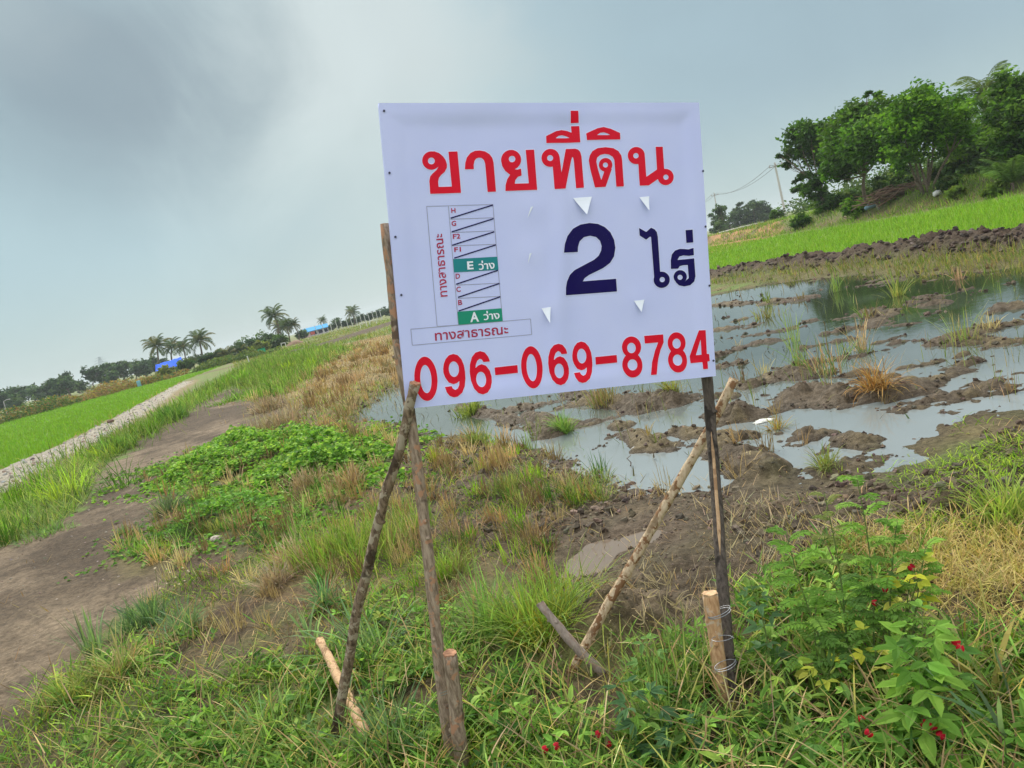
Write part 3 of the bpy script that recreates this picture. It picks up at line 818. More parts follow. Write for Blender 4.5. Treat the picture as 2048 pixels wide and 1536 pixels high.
def phone():
    g = [Glyphs().ell(Z5, 337, 880, 149, 283).ell(Z5, 337, 884, 72, 180, True)]
    g.append(Glyphs().add(Z5, NINE).ell(Z5, 697, 758, 65, 99, True))
    g.append(Glyphs().add(Z5, SIX).ell(Z5, 1048, 890, 63, 98, True))
    g.append(Glyphs().add(Z5, [(1221, 738), (1512, 706), (1520, 806), (1230, 837)]))
    g.append(Glyphs().ell(Z5, 1697, 735, 136, 270).ell(Z5, 1695, 739, 65, 174, True))
    s6, d6 = (901, 1184, 527, 1082), (-14, 222, 385, 858); s9, d9 = (559, 847, 562, 1119), (262, 493, 360, 832)
    c6, c9 = fit([(1048, 890)], s6, d6)[0], fit([(697, 758)], s9, d9)[0]
    g.append(Glyphs().add(Z6, fit(SIX, s6, d6)).ell(Z6, *c6, 52, 83, True))
    g.append(Glyphs().add(Z6, fit(NINE, s9, d9)).ell(Z6, *c9, 52, 84, True))
    g.append(Glyphs().add(Z6, [(525, 538), (765, 514), (772, 600), (530, 625)]))
    g.append(Glyphs().ell(Z6, 933, 425, 108, 121).ell(Z6, 942, 630, 114, 141).ell(Z6, 932, 435, 48, 59, True).ell(Z6, 943, 627, 55, 63, True))
    g.append(Glyphs().add(Z6, [(1076, 298), (1293, 280), (1299, 370), (1262, 460), (1238, 560), (1216, 738), (1150, 744), (1166, 600), (1200, 465), (1235, 372), (1084, 385)]))
    g.append(Glyphs().ell(Z6, 1448, 378, 103, 121).ell(Z6, 1458, 575, 108, 140).ell(Z6, 1448, 385, 47, 57, True).ell(Z6, 1458, 573, 53, 63, True))
    q = Glyphs().add(Z6, [(1700, 235), (1772, 232), (1786, 503), (1812, 503), (1819, 585), (1793, 590), (1800, 673), (1745, 678), (1738, 597), (1605, 610), (1598, 530)])
    g.append(q.add(Z6, [(1668, 519), (1729, 512), (1718, 338)], True))
    return g


def text_flat(body, weight=0.0):
    """letters of the built-in font as a flat mesh, box scaled to 0..1"""
    cu = bpy.data.curves.new('letters', 'FONT'); cu.body = body; cu.size = 1.0; cu.offset = weight; cu.resolution_u = 3
    o = bpy.data.objects.new('letters', cu); COL.objects.link(o)
    bpy.context.view_layer.update()
    me = o.evaluated_get(bpy.context.evaluated_depsgraph_get()).to_mesh()
    V = np.array([v.co[:2] for v in me.vertices]); F = [tuple(p.vertices) for p in me.polygons]
    o.evaluated_get(bpy.context.evaluated_depsgraph_get()).to_mesh_clear()
    bpy.data.objects.remove(o); bpy.data.curves.remove(cu)
    V = V - V.min(0); return V / V.max(0), F


def put_text(mb, body, bl, br, tl, off, zoom=Z3, weight=0.0):
    V, F = text_flat(body, weight)
    P = [ab(zoom[0] + zoom[2] * x, zoom[1] + zoom[2] * y) for x, y in (bl, br, tl)]
    Q = P[0] + V[:, :1] * (P[1] - P[0]) + V[:, 1:] * (P[2] - P[0])
    mb.add(board_pt(Q[:, 0], Q[:, 1], off), F)


def strip(mb, p, q, wd, off, zoom=Z3):
    a, b = (ab(zoom[0] + zoom[2] * x, zoom[1] + zoom[2] * y) for x, y in (p, q))
    n = max(2, int(np.linalg.norm(b - a) / 0.02)); t = np.linspace(0, 1, n)[:, None]
    s = (b - a)[::-1] * np.array([-1, 1]); s = s / np.linalg.norm(s) * wd / 2
    L = a + (b - a) * t; V = np.stack([L - s, L + s], 1).reshape(-1, 2); i = np.arange(n - 1)[:, None] * 2
    mb.add(board_pt(V[:, 0], V[:, 1], off), [np.concatenate([i, i + 1, i + 3, i + 2], 1)])


LF = Gh(905, 1530)                                                  # foot of the left post
sign = empty('land_sale_sign', LF, 'large white land sale sign with red and navy lettering on two wooden poles', 'sign')
# the vinyl sheet, wrapped round its frame
na_, nb_ = 110, 96
a_, b_ = np.meshgrid(np.linspace(0, BW, na_), np.linspace(0, BH, nb_)); Vf = board_pt(a_.ravel(), b_.ravel())
i_ = (np.arange(nb_ - 1)[:, None] * na_ + np.arange(na_ - 1)[None]).reshape(-1, 1)
mb = MB().add(Vf, [np.concatenate([i_, i_ + na_, i_ + na_ + 1, i_ + 1], 1)])
TH = 0.024; BK = -(TH + 0.012 + 0.016)                             # the posts stand just behind the frame
edge = np.concatenate([np.arange(na_), np.arange(1, nb_) * na_ + na_ - 1, (nb_ - 1) * na_ + np.arange(na_ - 2, -1, -1), np.arange(nb_ - 2, 0, -1) * na_])
Ve = Vf[edge]; wv = 0.0012 * rng.normal(size=(len(edge), 1)); ne = len(edge); k_ = np.arange(ne)[:, None]; k2 = (k_ + 1) % ne
mb.add(np.concatenate([Ve, Ve - BN * TH + wv * BV, ]), [np.concatenate([k_, k2, k2 + ne, k_ + ne], 1)])
mb.box(BO + BU * BW / 2 + BV * BH / 2 - BN * (TH + 0.004), BU * (BW / 2 - 0.004), BV * (BH / 2 - 0.004), BN * 0.003)
panel = mb.build('panel', M['vinyl'], sign, True)
# the print, in sub-parts: white outline first, colour on top
def print_part(name, glyphs, mat, halo=0.003):
    hb = MB(); cb = MB()
    for q in glyphs:
        if halo: q.mesh(hb, (1, 1, 1), 0.0008, halo)
        q.mesh(cb, (1, 1, 1), 0.0016)
    if halo: hb.build(name + '_outline', M['halo'], panel)
    return cb.build(name, mat, panel)
print_part('heading_lettering', heading(), M['red']); print_part('area_lettering', area_print(), M['navy']); print_part('phone_number', phone(), M['red'])
pl = MB(); LW = 0.0022
for p, q in [((328, 62), (437, 1292)), ((552, 60), (655, 1278)), ((1010, 42), (1108, 1240)), ((328, 62), (1010, 42)), ((575, 193), (1018, 178)), ((587, 329), (1025, 313)), ((595, 466), (1040, 450)),
             ((640, 870), (1078, 850)), ((648, 1006), (1088, 985)), ((437, 1294), (660, 1278)), ((165, 1322), (1395, 1218)), ((1395, 1218), (1408, 1378)), ((1408, 1378), (180, 1487)), ((180, 1487), (165, 1322))]:
    strip(pl, p, q, LW, 0.0009)
pl.build('plot_plan_lines', M['line'], panel)
pl = MB()
for p, q in [((575, 183), (1008, 48)), ((585, 324), (1016, 188)), ((590, 461), (1022, 323)), ((612, 593), (1040, 457)), ((632, 861), (1062, 718)), ((650, 996), (1078, 853)), ((657, 1136), (1085, 990))]:
    strip(pl, p, q, 0.0042, 0.0022)
pl.build('plot_plan_strokes', M['navy'], panel)
for nm, mt, P in (('teal_cell', 'teal', [(600, 603), (1055, 578), (1068, 713), (610, 740)]), ('green_cell', 'green', [(645, 1143), (1100, 1108), (1110, 1240), (658, 1278)])):
    cb = MB(); Glyphs().add(Z3, P).mesh(cb, (1, 1, 1), 0.0014); cb.build(nm, M[mt], panel)
for s_, (x0, y0), (x1, y1), h_ in (('H', (583, 130), (626, 127), 49), ('G', (586, 266), (633, 262), 54), ('F2', (600, 396), (676, 391), 50), ('F1', (614, 531), (683, 526), 48), ('D', (628, 806), (673, 802), 52), ('C', (635, 942), (680, 938), 54), ('B', (654, 1076), (696, 1072), 52)):
    tb = MB(); put_text(tb, s_, (x0, y0), (x1, y1), (x0 - 3, y0 - h_), 0.0014, weight=0.02); tb.build('plot_letter', M['crimson'], panel)
tb = MB(); put_text(tb, 'ทางสาธารณะ', (418, 1442), (1168, 1372), (412, 1358), 0.0014, weight=0.012); tb.build('road_lettering', M['crimson'], panel); tb = MB()
put_text(tb, 'ทางสาธารณะ', (545, 985), (495, 342), (470, 992), 0.0014, weight=0.012)
tb.build('road_lettering', M['crimson'], panel)
tb = MB()
put_text(tb, 'E', (748, 712), (812, 708), (742, 628), 0.0024, weight=0.03); put_text(tb, 'ว่าง', (866, 716), (1030, 702), (858, 622), 0.0024, weight=0.02)
tb.build('vacant_lettering', M['white'], panel); tb = MB(); put_text(tb, 'A', (778, 1252), (868, 1245), (772, 1150), 0.0024, weight=0.03); put_text(tb, 'ว่าง', (916, 1232), (1080, 1217), (908, 1140), 0.0024, weight=0.02)
tb.build('vacant_lettering', M['white'], panel)
# torn tongues of vinyl curling out of the sheet
for i, P in enumerate(FLAP_PX):
    A, B, T = (ab(*p) for p in P); n = 6; V = []; out = (0.030, 0.020, 0.024, 0.016, 0.003, 0.003)[i]
    for k in range(n):
        t = k / (n - 1); l = A + (T - A) * t; r_ = B + (T - B) * t; mid = (l + r_) / 2
        bow = 0.0; l = l + (l - mid) * bow; r_ = r_ + (r_ - mid) * bow
        o_ = 0.0015 + out * t ** 1.3
        V += [board_pt(*l, o_), board_pt(*mid, o_), board_pt(*r_, o_)]
    q = np.arange(n - 1)[:, None] * 3
    fl = build('torn_flap', np.array(V), [np.concatenate([q, q + 3, q + 4, q + 1], 1), np.concatenate([q + 1, q + 4, q + 5, q + 2], 1)], M['flap'], panel, None, False)
for px, py in [(791, 474), (803, 590), (1411, 454), (1419, 572), (1427, 722), (1406, 343), (779, 346), (768, 222)]:
    c = ab(px, py); th = np.linspace(0, 2 * np.pi, 9)[:-1]; r_ = 0.0042
    ring = [board_pt(c[0] + r_ * math.cos(q), c[1] + r_ * math.sin(q), o_) for o_ in (0.0008, 0.003) for q in th]
    j = np.arange(8)[:, None]; j2 = (j + 1) % 8
    build('nail', np.array(ring), [np.concatenate([j, j2, j2 + 8, j + 8], 1), tuple(range(8, 16))], M['nail'], panel)


def pole_path(px, start, end, n=26, sway=0.004, seed=0, hold=0.0):
    """photo pixels along a pole, its two ends in space -> a slightly crooked line"""
    px = np.array(px, float); s = np.concatenate([[0], np.cumsum(np.linalg.norm(np.diff(px, axis=0), axis=1))]); s /= s[-1]
    t = np.linspace(0, 1, n); X_ = np.interp(t, s, px[:, 0]); Y_ = np.interp(t, s, px[:, 1]); pts = []
    d0 = (start - CAM) @ F0; d1 = (end - CAM) @ F0
    for k in range(n):
        r = ray(X_[k], Y_[k]); q_ = max(0.0, (t[k] - hold) / (1 - hold)); d_ = (onplane(X_[k], Y_[k], BK - 0.004) - CAM) @ F0 if hold else d0
        dep = 1 / ((1 - q_) / d_ + q_ / d1)
        pts.append(CAM + r * dep / (r @ F0))
    pts = np.array(pts); r = np.random.default_rng(seed)
    w_ = np.cumsum(r.normal(size=(n, 3)), 0); w_ -= np.linspace(0, 1, n)[:, None] * w_[-1]
    return pts + sway * w_ / max(1, np.abs(w_).max())


def pole_mesh(pts, r0, r1, knots=4, seed=0, sides=14):
    r = np.random.default_rng(seed); n = len(pts); rad = np.linspace(r0, r1, n) * (1 + 0.035 * r.normal(size=n))
    mb = MB(); mb.tube(pts, rad, sides, caps=True, wob=0.03)
    for _ in range(knots):                                          # stubs of cut twigs
        k = r.integers(2, n - 2); d = unit(np.cross(pts[k + 1] - pts[k], r.normal(size=3)))
        mb.tube([pts[k], pts[k] + d * rad[k] * 0.95, pts[k] + d * rad[k] * 1.35], [rad[k] * 0.5, rad[k] * 0.42, rad[k] * 0.25], 7)
    return mb, rad


def cut_end(name, c, d, r, mat, parent):
    """a sawn end with a ragged rim"""
    d = unit(d); ref = unit(np.cross(d, [0.3, 0.9, 0.1])); b = np.cross(d, ref); th = np.linspace(0, 2 * np.pi, 19)[:-1]
    rim = [c + d * (0.004 + 0.003 * rng.normal() * 0.5) + (ref * math.cos(q) + b * math.sin(q)) * r * (1.02 + 0.06 * rng.normal()) for q in th]
    low = [c - d * 0.006 + (ref * math.cos(q) + b * math.sin(q)) * r * 0.97 for q in th]
    V = np.array([c + d * 0.002] + rim + low); k = np.arange(18)[:, None]; k2 = (k + 1) % 18
    return build(name, V, [np.concatenate([np.zeros_like(k), k + 1, k2 + 1], 1), np.concatenate([k + 1, k + 19, k2 + 19, k2 + 1], 1)], mat, parent)


M['bark_grey'] = mat_bark('weathered_pole', (0.40, 0.31, 0.225), (0.15, 0.105, 0.07), (0.40, 0.22, 0.13), 0.3)
M['bark_brown'] = mat_bark('mottled_pole', (0.29, 0.21, 0.14), (0.075, 0.05, 0.032), (0.36, 0.30, 0.22), 0.6)
M['bark_dark'] = mat_bark('dark_pole', (0.14, 0.115, 0.095), (0.045, 0.036, 0.03), (0.10, 0.08, 0.066), 0.3)
M['bark_pale'] = mat_bark('pale_pole', (0.58, 0.46, 0.31), (0.38, 0.27, 0.16), (0.20, 0.105, 0.05), 0.6)
M['bark_tan'] = mat_bark('tan_stake', (0.58, 0.37, 0.20), (0.34, 0.19, 0.09), (0.50, 0.38, 0.27), 0.5)
M['bark_peach'] = mat_bark('peeled_stake', (0.62, 0.42, 0.25), (0.46, 0.29, 0.16), (0.34, 0.20, 0.11), 0.3)
M['bark_ash'] = mat_bark('ashen_stake', (0.38, 0.31, 0.26), (0.24, 0.19, 0.155), (0.30, 0.22, 0.17), 0.4)
M['sawn'] = mat_plain('sawn_wood', (0.55, 0.36, 0.21), 0.8, 0.1, 0.35, 60, 0.5); M['sawn_red'] = mat_plain('sawn_reddish_wood', (0.42, 0.22, 0.13), 0.8, 0.1, 0.4, 70, 0.5)

p = pole_path([(770, 448), (783, 560), (797, 690), (822, 830), (842, 980), (862, 1150), (880, 1330), (905, 1540)], onplane(770, 448, BK), LF - np.array([0, 0, 0.02]), 34, 0.004, 1)
mb, rad = pole_mesh(p, 0.0165, 0.0235, 5, 1); post_l = mb.build('post', M['bark_grey'], sign, True); post_l['label'] = 'grey brown post'
RF = Gh(1467, 1400)
p = pole_path([(1397, 640), (1415, 760), (1426, 900), (1437, 1050), (1447, 1200), (1467, 1404)], onplane(1397, 640, BK - 0.004), RF - np.array([0, 0, 0.03]), 30, 0.003, 2, 0.25)
mb, rad = pole_mesh(p, 0.021, 0.0215, 3, 2); post_r = mb.build('post', M['bark_dark'], sign, True); post_r['label'] = 'dark brown post with a split strip'
sp = MB()                                                           # a pale split strip on the dark post
q = p[8:19]; off_ = unit(CAM - q) * 0.0195; sp.tube(q + off_, np.interp(np.arange(11), [0, 2, 8, 10], [0.001, 0.0065, 0.0075, 0.001]), 6); sp.build('split_strip', M['bark_peach'], post_r, True)
LB = Gh(668, 1478); a0 = onplane(828, 770, 0.03)
p = pole_path([(829, 768), (800, 890), (768, 990), (735, 1140), (712, 1240), (688, 1380), (668, 1480)], a0, LB - np.array([0, 0, 0.02]), 32, 0.006, 3)
mb, rad = pole_mesh(p, 0.0175, 0.020, 6, 3); br_l = mb.build('brace', M['bark_brown'], sign, True); br_l['label'] = 'mottled brown slanting brace'
cut_end('cut_end', p[0], p[0] - p[1], rad[0], M['sawn_red'], br_l)
RB = Gh(1138, 1350)
p = pole_path([(1467, 760), (1432, 835), (1400, 890), (1300, 1062), (1222, 1195), (1138, 1352)], onplane(1467, 760, BK - 0.075), RB - np.array([0, 0, 0.02]), 32, 0.004, 4)
mb, rad = pole_mesh(p, 0.0185, 0.0195, 4, 4); br_r = mb.build('brace', M['bark_pale'], sign, True); br_r['label'] = 'pale spotted slanting brace'
cut_end('cut_end', p[0], p[0] - p[1], rad[0], M['sawn'], br_r)


def stake(label, px, start, end, r0, r1, mat, emat, wires=(), seed=5, partner=None):
    p = pole_path(px, start, end, 16, 0.004, seed)
    e_ = empty('wooden_stake', end, label, 'stake')
    mb, rad = pole_mesh(p, r0, r1, 2, seed); mb.build('shaft', M[mat], e_, True)
    cut_end('cut_end', p[0], p[0] - p[1], rad[0], M[emat], e_)
    for (cx, cy, c2, turns, rx) in wires:                           # loops of wire round stake and post
        A = np.array(cx); B = np.array(c2); mid = (A + B) / 2; u = unit(B - A); L = np.linalg.norm(B - A) / 2
        nrm = unit(np.cross(u, [0, 0, 1.0])); pts = []
        for q in np.linspace(0, 2 * np.pi * turns, int(30 * turns)):
            pts.append(mid + u * (L * 0.8 + rx * 0.9) * math.cos(q) + nrm * (rx * 1.05) * math.sin(q) + np.array([0, 0, 0.005 * math.sin(q * 0.53 + 1) + cy * math.cos(q)]))
        MB().tube(pts, 0.0011, 6).build('wire_tie', M['wire'], e_, True)
    return e_


def near_on(px, py, dist): return CAM + ray(px, py) / np.linalg.norm(ray(px, py)) * dist
def depth_of(P): return np.linalg.norm(P - CAM)

F1_ = Gh(926, 1540); _r = ray(900, 1308); T1 = CAM + _r * ((F1_[1] - 0.015) / _r[1])
dl = lambda px, py: near_on(px, py, depth_of(onplane(px, py, BK)))
w1 = ((dl(882, 1384), 0.004, near_on(906, 1381, depth_of(T1 * 0.67 + F1_ * 0.33)), 2.4, 0.025), (dl(893, 1470), 0.012, near_on(920, 1466, depth_of(T1 * 0.3 + F1_ * 0.7)), 1.5, 0.026))
stake('short pale wooden stake wired to the foot of the grey brown sign post', [(900, 1308), (926, 1542)], T1, F1_ - np.array([0, 0, 0.02]), 0.0235, 0.027, 'bark_grey', 'sawn_red', w1, 11)
F2_ = Gh(1447, 1402); T2 = near_on(1420, 1188, depth_of(T1) + 0.12)
Dm = lambda px, py, e_=0.0: near_on(px, py, 2.86 + e_)
T2 = near_on(1420, 1188, 2.86)
w2 = ((Dm(1427, 1228), 0.006, Dm(1450, 1222), 3.4, 0.027), (Dm(1441, 1332), 0.004, Dm(1460, 1326), 1.6, 0.027), (Dm(1434, 1278), 0.002, Dm(1456, 1276), 1.0, 0.024))
stake('orange brown wooden stake with coiled wire beside the dark sign post', [(1420, 1188), (1434, 1290), (1449, 1402)], T2, F2_ - np.array([0, 0, 0.02]), 0.027, 0.024, 'bark_tan', 'sawn', w2, 12)
F3_ = Gh(742, 1494)
stake('peach coloured peeled stake crossing behind the mottled brown brace', [(640, 1282), (690, 1385), (742, 1496)], G(640, 1282, 0.16), F3_ - np.array([0, 0, 0.02]), 0.0195, 0.022, 'bark_peach', 'sawn_red', (), 13)
F4_ = Gh(1205, 1345)
stake('ash grey stake crossing in front of the pale spotted brace', [(1080, 1206), (1140, 1280), (1207, 1348)], near_on(1080, 1206, depth_of(F4_) - 0.02), F4_ - np.array([0, 0, 0.02]), 0.0175, 0.0185, 'bark_ash', 'bark_ash', (), 14)

# ------------------------------------------------------------------ trees, palms and far things
def limb(a, b, r0, r1, n=5, bend=0.08, r=rng):
    a = np.asarray(a, float); b = np.asarray(b, float); L = np.linalg.norm(b - a); t = np.linspace(0, 1, n)[:, None]
    k = r.normal(size=3) * bend * L
    return a + (b - a) * t + np.sin(t * np.pi) * k, np.linspace(r0, r1, n)


def tree(name, label, base, lobes, cols, n, leaf, trunks=1, tr=0.14, cat='tree', group=None, spread=0.25, seed=0, clump=36, barkc=(1, 1, 1), splay=0.25):
    """base point, lobes as (centre, radius): limbs reach each lobe, leaf clumps fill it unevenly"""
    r = np.random.default_rng(seed + 1000)
    base = np.asarray(base, float); e_ = empty(name, base, label, cat, group)
    lob = [(np.asarray(c, float), q) for c, q in lobes]; C = np.array([c for c, _ in lob]); top = C.mean(0)
    mb = MB(); fork = []
    for k in range(trunks):
        b0 = base + np.array([r.normal() * splay * 0.4, r.normal() * splay * 0.4, -0.2]) * (trunks > 1) - np.array([0, 0, 0.1])
        f_ = base + (top - base) * (0.42 if trunks == 1 else 0.5) + np.array([r.normal() * splay * 2, r.normal() * splay * 2, 0]) * (trunks > 1)
        P, R = limb(b0, f_, tr, tr * 0.65, 7, 0.04, r); mb.tube(P, R, 7, wob=0.06); fork.append(f_)
    for c, q in lob:
        f_ = fork[int(np.argmin([np.linalg.norm(c - z) for z in fork]))]
        P, R = limb(f_, c, tr * 0.42, tr * 0.12, 6, 0.10, r); mb.tube(P, R, 5)
        for _ in range(3):
            d = unit(r.normal(size=3)) * q * 0.8; P2, R2 = limb(P[r.integers(2, 5)], c + d, tr * 0.14, tr * 0.04, 4, 0.1, r); mb.tube(P2, R2, 4, caps=False)
    mb.build('trunk', M['bark'], e_, True)
    vol = np.array([q ** 2.4 for _, q in lob]); cnt = np.maximum(3, (n / clump * vol / vol.sum()).astype(int))
    PP = []; CC = []
    for (c, q), m_ in zip(lob, cnt):
        d = unit(r.normal(size=(m_, 3))); rad = q * (r.random(m_) ** 0.42) * (1 + 0.18 * r.normal(size=m_))
        cl = c + d * rad[:, None] * np.array([1, 1, 0.85]); tone = 0.6 + 0.85 * r.random(m_)
        pal = np.array(cols)[r.integers(0, len(cols), m_)] * tone[:, None]
        s_ = spread * q
        p_ = cl[:, None] + r.normal(size=(m_, clump, 3)) * s_ * np.array([1, 1, 0.55]); PP.append(p_.reshape(-1, 3))
        CC.append((pal[:, None] * (1 + 0.12 * r.normal(size=(m_, clump, 1)))).reshape(-1, 3))
    P = np.concatenate(PP); C_ = np.clip(np.concatenate(CC), 0.004, 0.9); k = P[:, 2] > base[2] - 0.05 + 0.0 * P[:, 2]
    P, C_ = P[k], C_[k]
    V, F, cc = cards(P, leaf * r.uniform(0.6, 1.35, len(P)), leaf * 0.5 * r.uniform(0.7, 1.3, len(P)), C_, 0.7)
    build('crown', V, F, M['leaf'], e_, cc)
    return e_


def palm(label, base, top, cols, size, nf=20, seed=0, leafw=0.13, young=False, group=None, name='coconut_palm', droop=1.0):
    r = np.random.default_rng(seed + 500); base = np.asarray(base, float); top = np.asarray(top, float)
    e_ = empty(name, base, label, 'palm', group); mb = MB()
    P, R = limb(base - np.array([0, 0, 0.2]), top, 0.17 * size / 2.6, 0.11 * size / 2.6, 9, 0.05, r); mb.tube(P, R * (1 + 0.05 * np.sin(np.arange(9) * 2.0)), 8, wob=0.03)
    mb.build('trunk', M['bark'], e_, True)
    mb = MB(); pal = np.array(cols)
    for k in range(nf):
        a = k * 2.39996 + r.normal() * 0.2; elv = np.interp(k / nf, [0, 1], [1.45, -0.55]) if not young else r.uniform(0.7, 1.4)
        L = size * r.uniform(0.8, 1.1); m_ = 16; t = np.linspace(0, 1, m_); ang = elv - t * t * (1.25 * droop if not young else 0.8) - 0.25 * t
        h_ = np.array([math.cos(a), math.sin(a), 0]); st = (h_[None] * np.cos(ang)[:, None] + np.array([0, 0, 1.0]) * np.sin(ang)[:, None]) * (L / m_)
        pts = top + np.cumsum(st, 0); col = pal[r.integers(0, len(pal))] * r.uniform(0.75, 1.25)
        mb.tube(pts, np.linspace(0.03, 0.008, m_) * size / 2.6, 4, col * np.array([1.3, 1.1, 1.0]), caps=False)
        T = unit(st); side = unit(np.cross(T, [0, 0, 1.0]))
        for s_ in (-1, 1):
            for rep in (0.0, 0.33, 0.66):
                q = pts + st * rep; ln = L * 0.30 * (np.sin(np.clip(t * 0.94 + 0.08, 0, 1) * np.pi) ** 0.6 + 0.10) * 0.85
                d = unit(side * s_ + T * 0.75 + np.array([0, 0, -0.45 - 0.3 * r.random()]) + 0.12 * r.normal(size=(m_, 3)))
                tip = q + d * ln[:, None]; wv = T * leafw * size / 2.6 * 0.62
                V = np.stack([q - wv * 0.35, q + d * ln[:, None] * 0.5 + wv * 0.5, tip, q + d * ln[:, None] * 0.5 - wv * 0.5], 1).reshape(-1, 3)
                mb.add(V, [np.arange(4 * m_).reshape(m_, 4)], np.clip(np.repeat(col[None] * (1 + 0.1 * r.normal(size=(m_, 1))), 4, 0), 0.004, 1))
    mb.build('crown', M['leaf'], e_)
    return e_


def lobe_px(D, items, dd=0.0, seed=0):
    r = np.random.default_rng(seed)
    return [(at(x, y, D + r.normal() * D * 0.018 + dd), q / FPX * D * 0.90) for x, y, q in items]


def gz_at(px, py, D):
    """point on the real ground in the direction of a photo pixel at distance D"""
    p = at(px, py, D); p[2] = hz(p[0], p[1]); return p


DK = [(0.04, 0.095, 0.016), (0.06, 0.135, 0.02), (0.10, 0.19, 0.03), (0.03, 0.07, 0.018)]
BR = [(0.08, 0.19, 0.016), (0.12, 0.255, 0.022), (0.165, 0.31, 0.035), (0.05, 0.12, 0.016)]
OL = [(0.05, 0.10, 0.03), (0.07, 0.13, 0.035), (0.10, 0.15, 0.04)]
FAR = [(0.05, 0.095, 0.05), (0.062, 0.115, 0.055), (0.085, 0.14, 0.055), (0.04, 0.078, 0.048)]
PLM = [(0.075, 0.12, 0.05), (0.095, 0.14, 0.055), (0.055, 0.10, 0.045), (0.16, 0.165, 0.07)]

G1 = 'broadleaf trees on the bank beyond the rice field'
tree('tall_tree', 'loose crowned tree at the left end of the bank grove beside the utility pole', gz_at(1655, 425, 62), lobe_px(62, [(1598, 268, 26), (1585, 305, 22), (1575, 330, 14), (1620, 262, 30), (1640, 300, 40), (1670, 330, 36), (1625, 372, 26), (1640, 395, 22), (1600, 352, 16), (1668, 255, 30), (1590, 372, 14), (1560, 312, 10), (1668, 300, 26), (1650, 415, 18)], 0, 1), DK, 11000, 0.34, 1, 0.15, group=G1, seed=1)
tree('tall_tree', 'dark round tree with thin bare trunk left of the forked many stemmed tree', gz_at(1735, 414, 54), lobe_px(53, [(1712, 228, 36), (1752, 238, 36), (1692, 275, 42), (1740, 285, 48), (1670, 300, 28), (1697, 325, 32), (1758, 312, 24), (1682, 350, 18), (1748, 196, 12), (1735, 188, 8), (1757, 187, 7), (1775, 270, 30), (1660, 338, 20)], 0, 2), DK[:3] + BR[:1], 14000, 0.30, 1, 0.13, group=G1, seed=2)
tree('tall_tree', 'bright green tree with several stems forking from one base on the bank', gz_at(1852, 382, 47), lobe_px(47, [(1848, 190, 24), (1832, 222, 44), (1880, 228, 40), (1800, 252, 38), (1850, 262, 42), (1918, 206, 18), (1905, 240, 34), (1790, 300, 22), (1815, 303, 32), (1893, 285, 34), (1925, 268, 26), (1798, 335, 15), (1935, 215, 10)], 0, 3), BR, 16000, 0.27, 6, 0.085, group=G1, seed=3, splay=0.28)
tree('tall_tree', 'dense dark tree cut off by the right edge behind the young palm', gz_at(2060, 335, 42), lobe_px(42, [(2010, 188, 28), (2045, 172, 34), (1985, 215, 22), (2025, 225, 44), (2075, 200, 50), (1995, 255, 30), (2050, 265, 50), (2100, 250, 60), (2020, 288, 26), (2130, 190, 50), (2150, 280, 50), (1985, 240, 18)], 0, 4), DK, 15000, 0.26, 2, 0.14, group=G1, seed=4)
tree('shade_tree', 'shaded leafy tree filling the gap behind the forked tree', gz_at(1930, 345, 56), lobe_px(56, [(1925, 300, 34), (1960, 285, 36), (1900, 335, 28), (1950, 330, 34), (1985, 320, 34), (1880, 345, 24), (1920, 262, 20), (1975, 262, 22)], 0, 5), OL, 9000, 0.3, 2, 0.12, group=G1, seed=5)
tree('shade_tree', 'low scrubby tree seen behind the woodpile', gz_at(1800, 372, 62), lobe_px(62, [(1785, 355, 20), (1815, 350, 22), (1760, 368, 16), (1840, 355, 18), (1800, 372, 14)], 0, 6), OL, 3000, 0.3, 2, 0.06, group=G1, seed=6)
for i, (lb, px, py, D, q, cl) in enumerate([('small leafy bush at the foot of the loose crowned tree', 1600, 412, 60, 15, DK), ('pale green bush at the foot of the thin bare trunk', 1712, 402, 52, 17, BR),
                                            ('bushy shrub beside the base of the utility pole', 1553, 412, 90, 12, DK), ('dark shrub at the foot of the bank grove left end', 1672, 412, 60, 16, DK), ('yellow green bush below the young palm', 1990, 340, 40, 13, [(0.16, 0.24, 0.04), (0.12, 0.2, 0.03)]),
                                            ('low weedy bush on the crest of the bank right of the woodpile', 1900, 352, 45, 13, OL), ('yellow green leafy clump on the bank right of the forked tree', 1915, 372, 43, 11, [(0.2, 0.26, 0.05), (0.14, 0.22, 0.04)])]):
    b = gz_at(px, py + q * 0.7, D); h_ = q / FPX * D
    tree('shrub', lb, b, [(b + np.array([0, 0, h_ * 0.9]), h_), (b + np.array([h_ * 0.7, 0, h_ * 0.6]), h_ * 0.7), (b + np.array([-h_ * 0.7, 0.2, h_ * 0.6]), h_ * 0.75)], cl, 1500, 0.24, 2, 0.03, 'shrub', seed=20 + i)
for i, (px, py, D, q, lb) in enumerate([(1700, 398, 66, 17, 'shadowy scrub behind the thin bare trunk'), (1765, 388, 64, 18, 'shadowy scrub right of the thin bare trunk'), (1830, 372, 60, 17, 'shadowy scrub left of the forked tree stems'), (1892, 358, 58, 19, 'shadowy scrub right of the forked tree stems'), (1965, 345, 54, 18, 'shadowy scrub left of the young palm')]):
    b = gz_at(px, py + q * 0.5, D); h_ = q / FPX * D
    tree('scrub', lb, b, [(b + np.array([0, 0, h_ * 1.0]), h_), (b + np.array([h_ * 1.1, 0, h_ * 0.8]), h_ * 0.8), (b + np.array([-h_ * 1.1, 0.2, h_ * 0.8]), h_ * 0.8), (b + np.array([h_ * 0.4, 0.3, h_ * 0.3]), h_ * 0.8)], OL, 2200, 0.3, 2, 0.04, 'shrub', seed=310 + i)
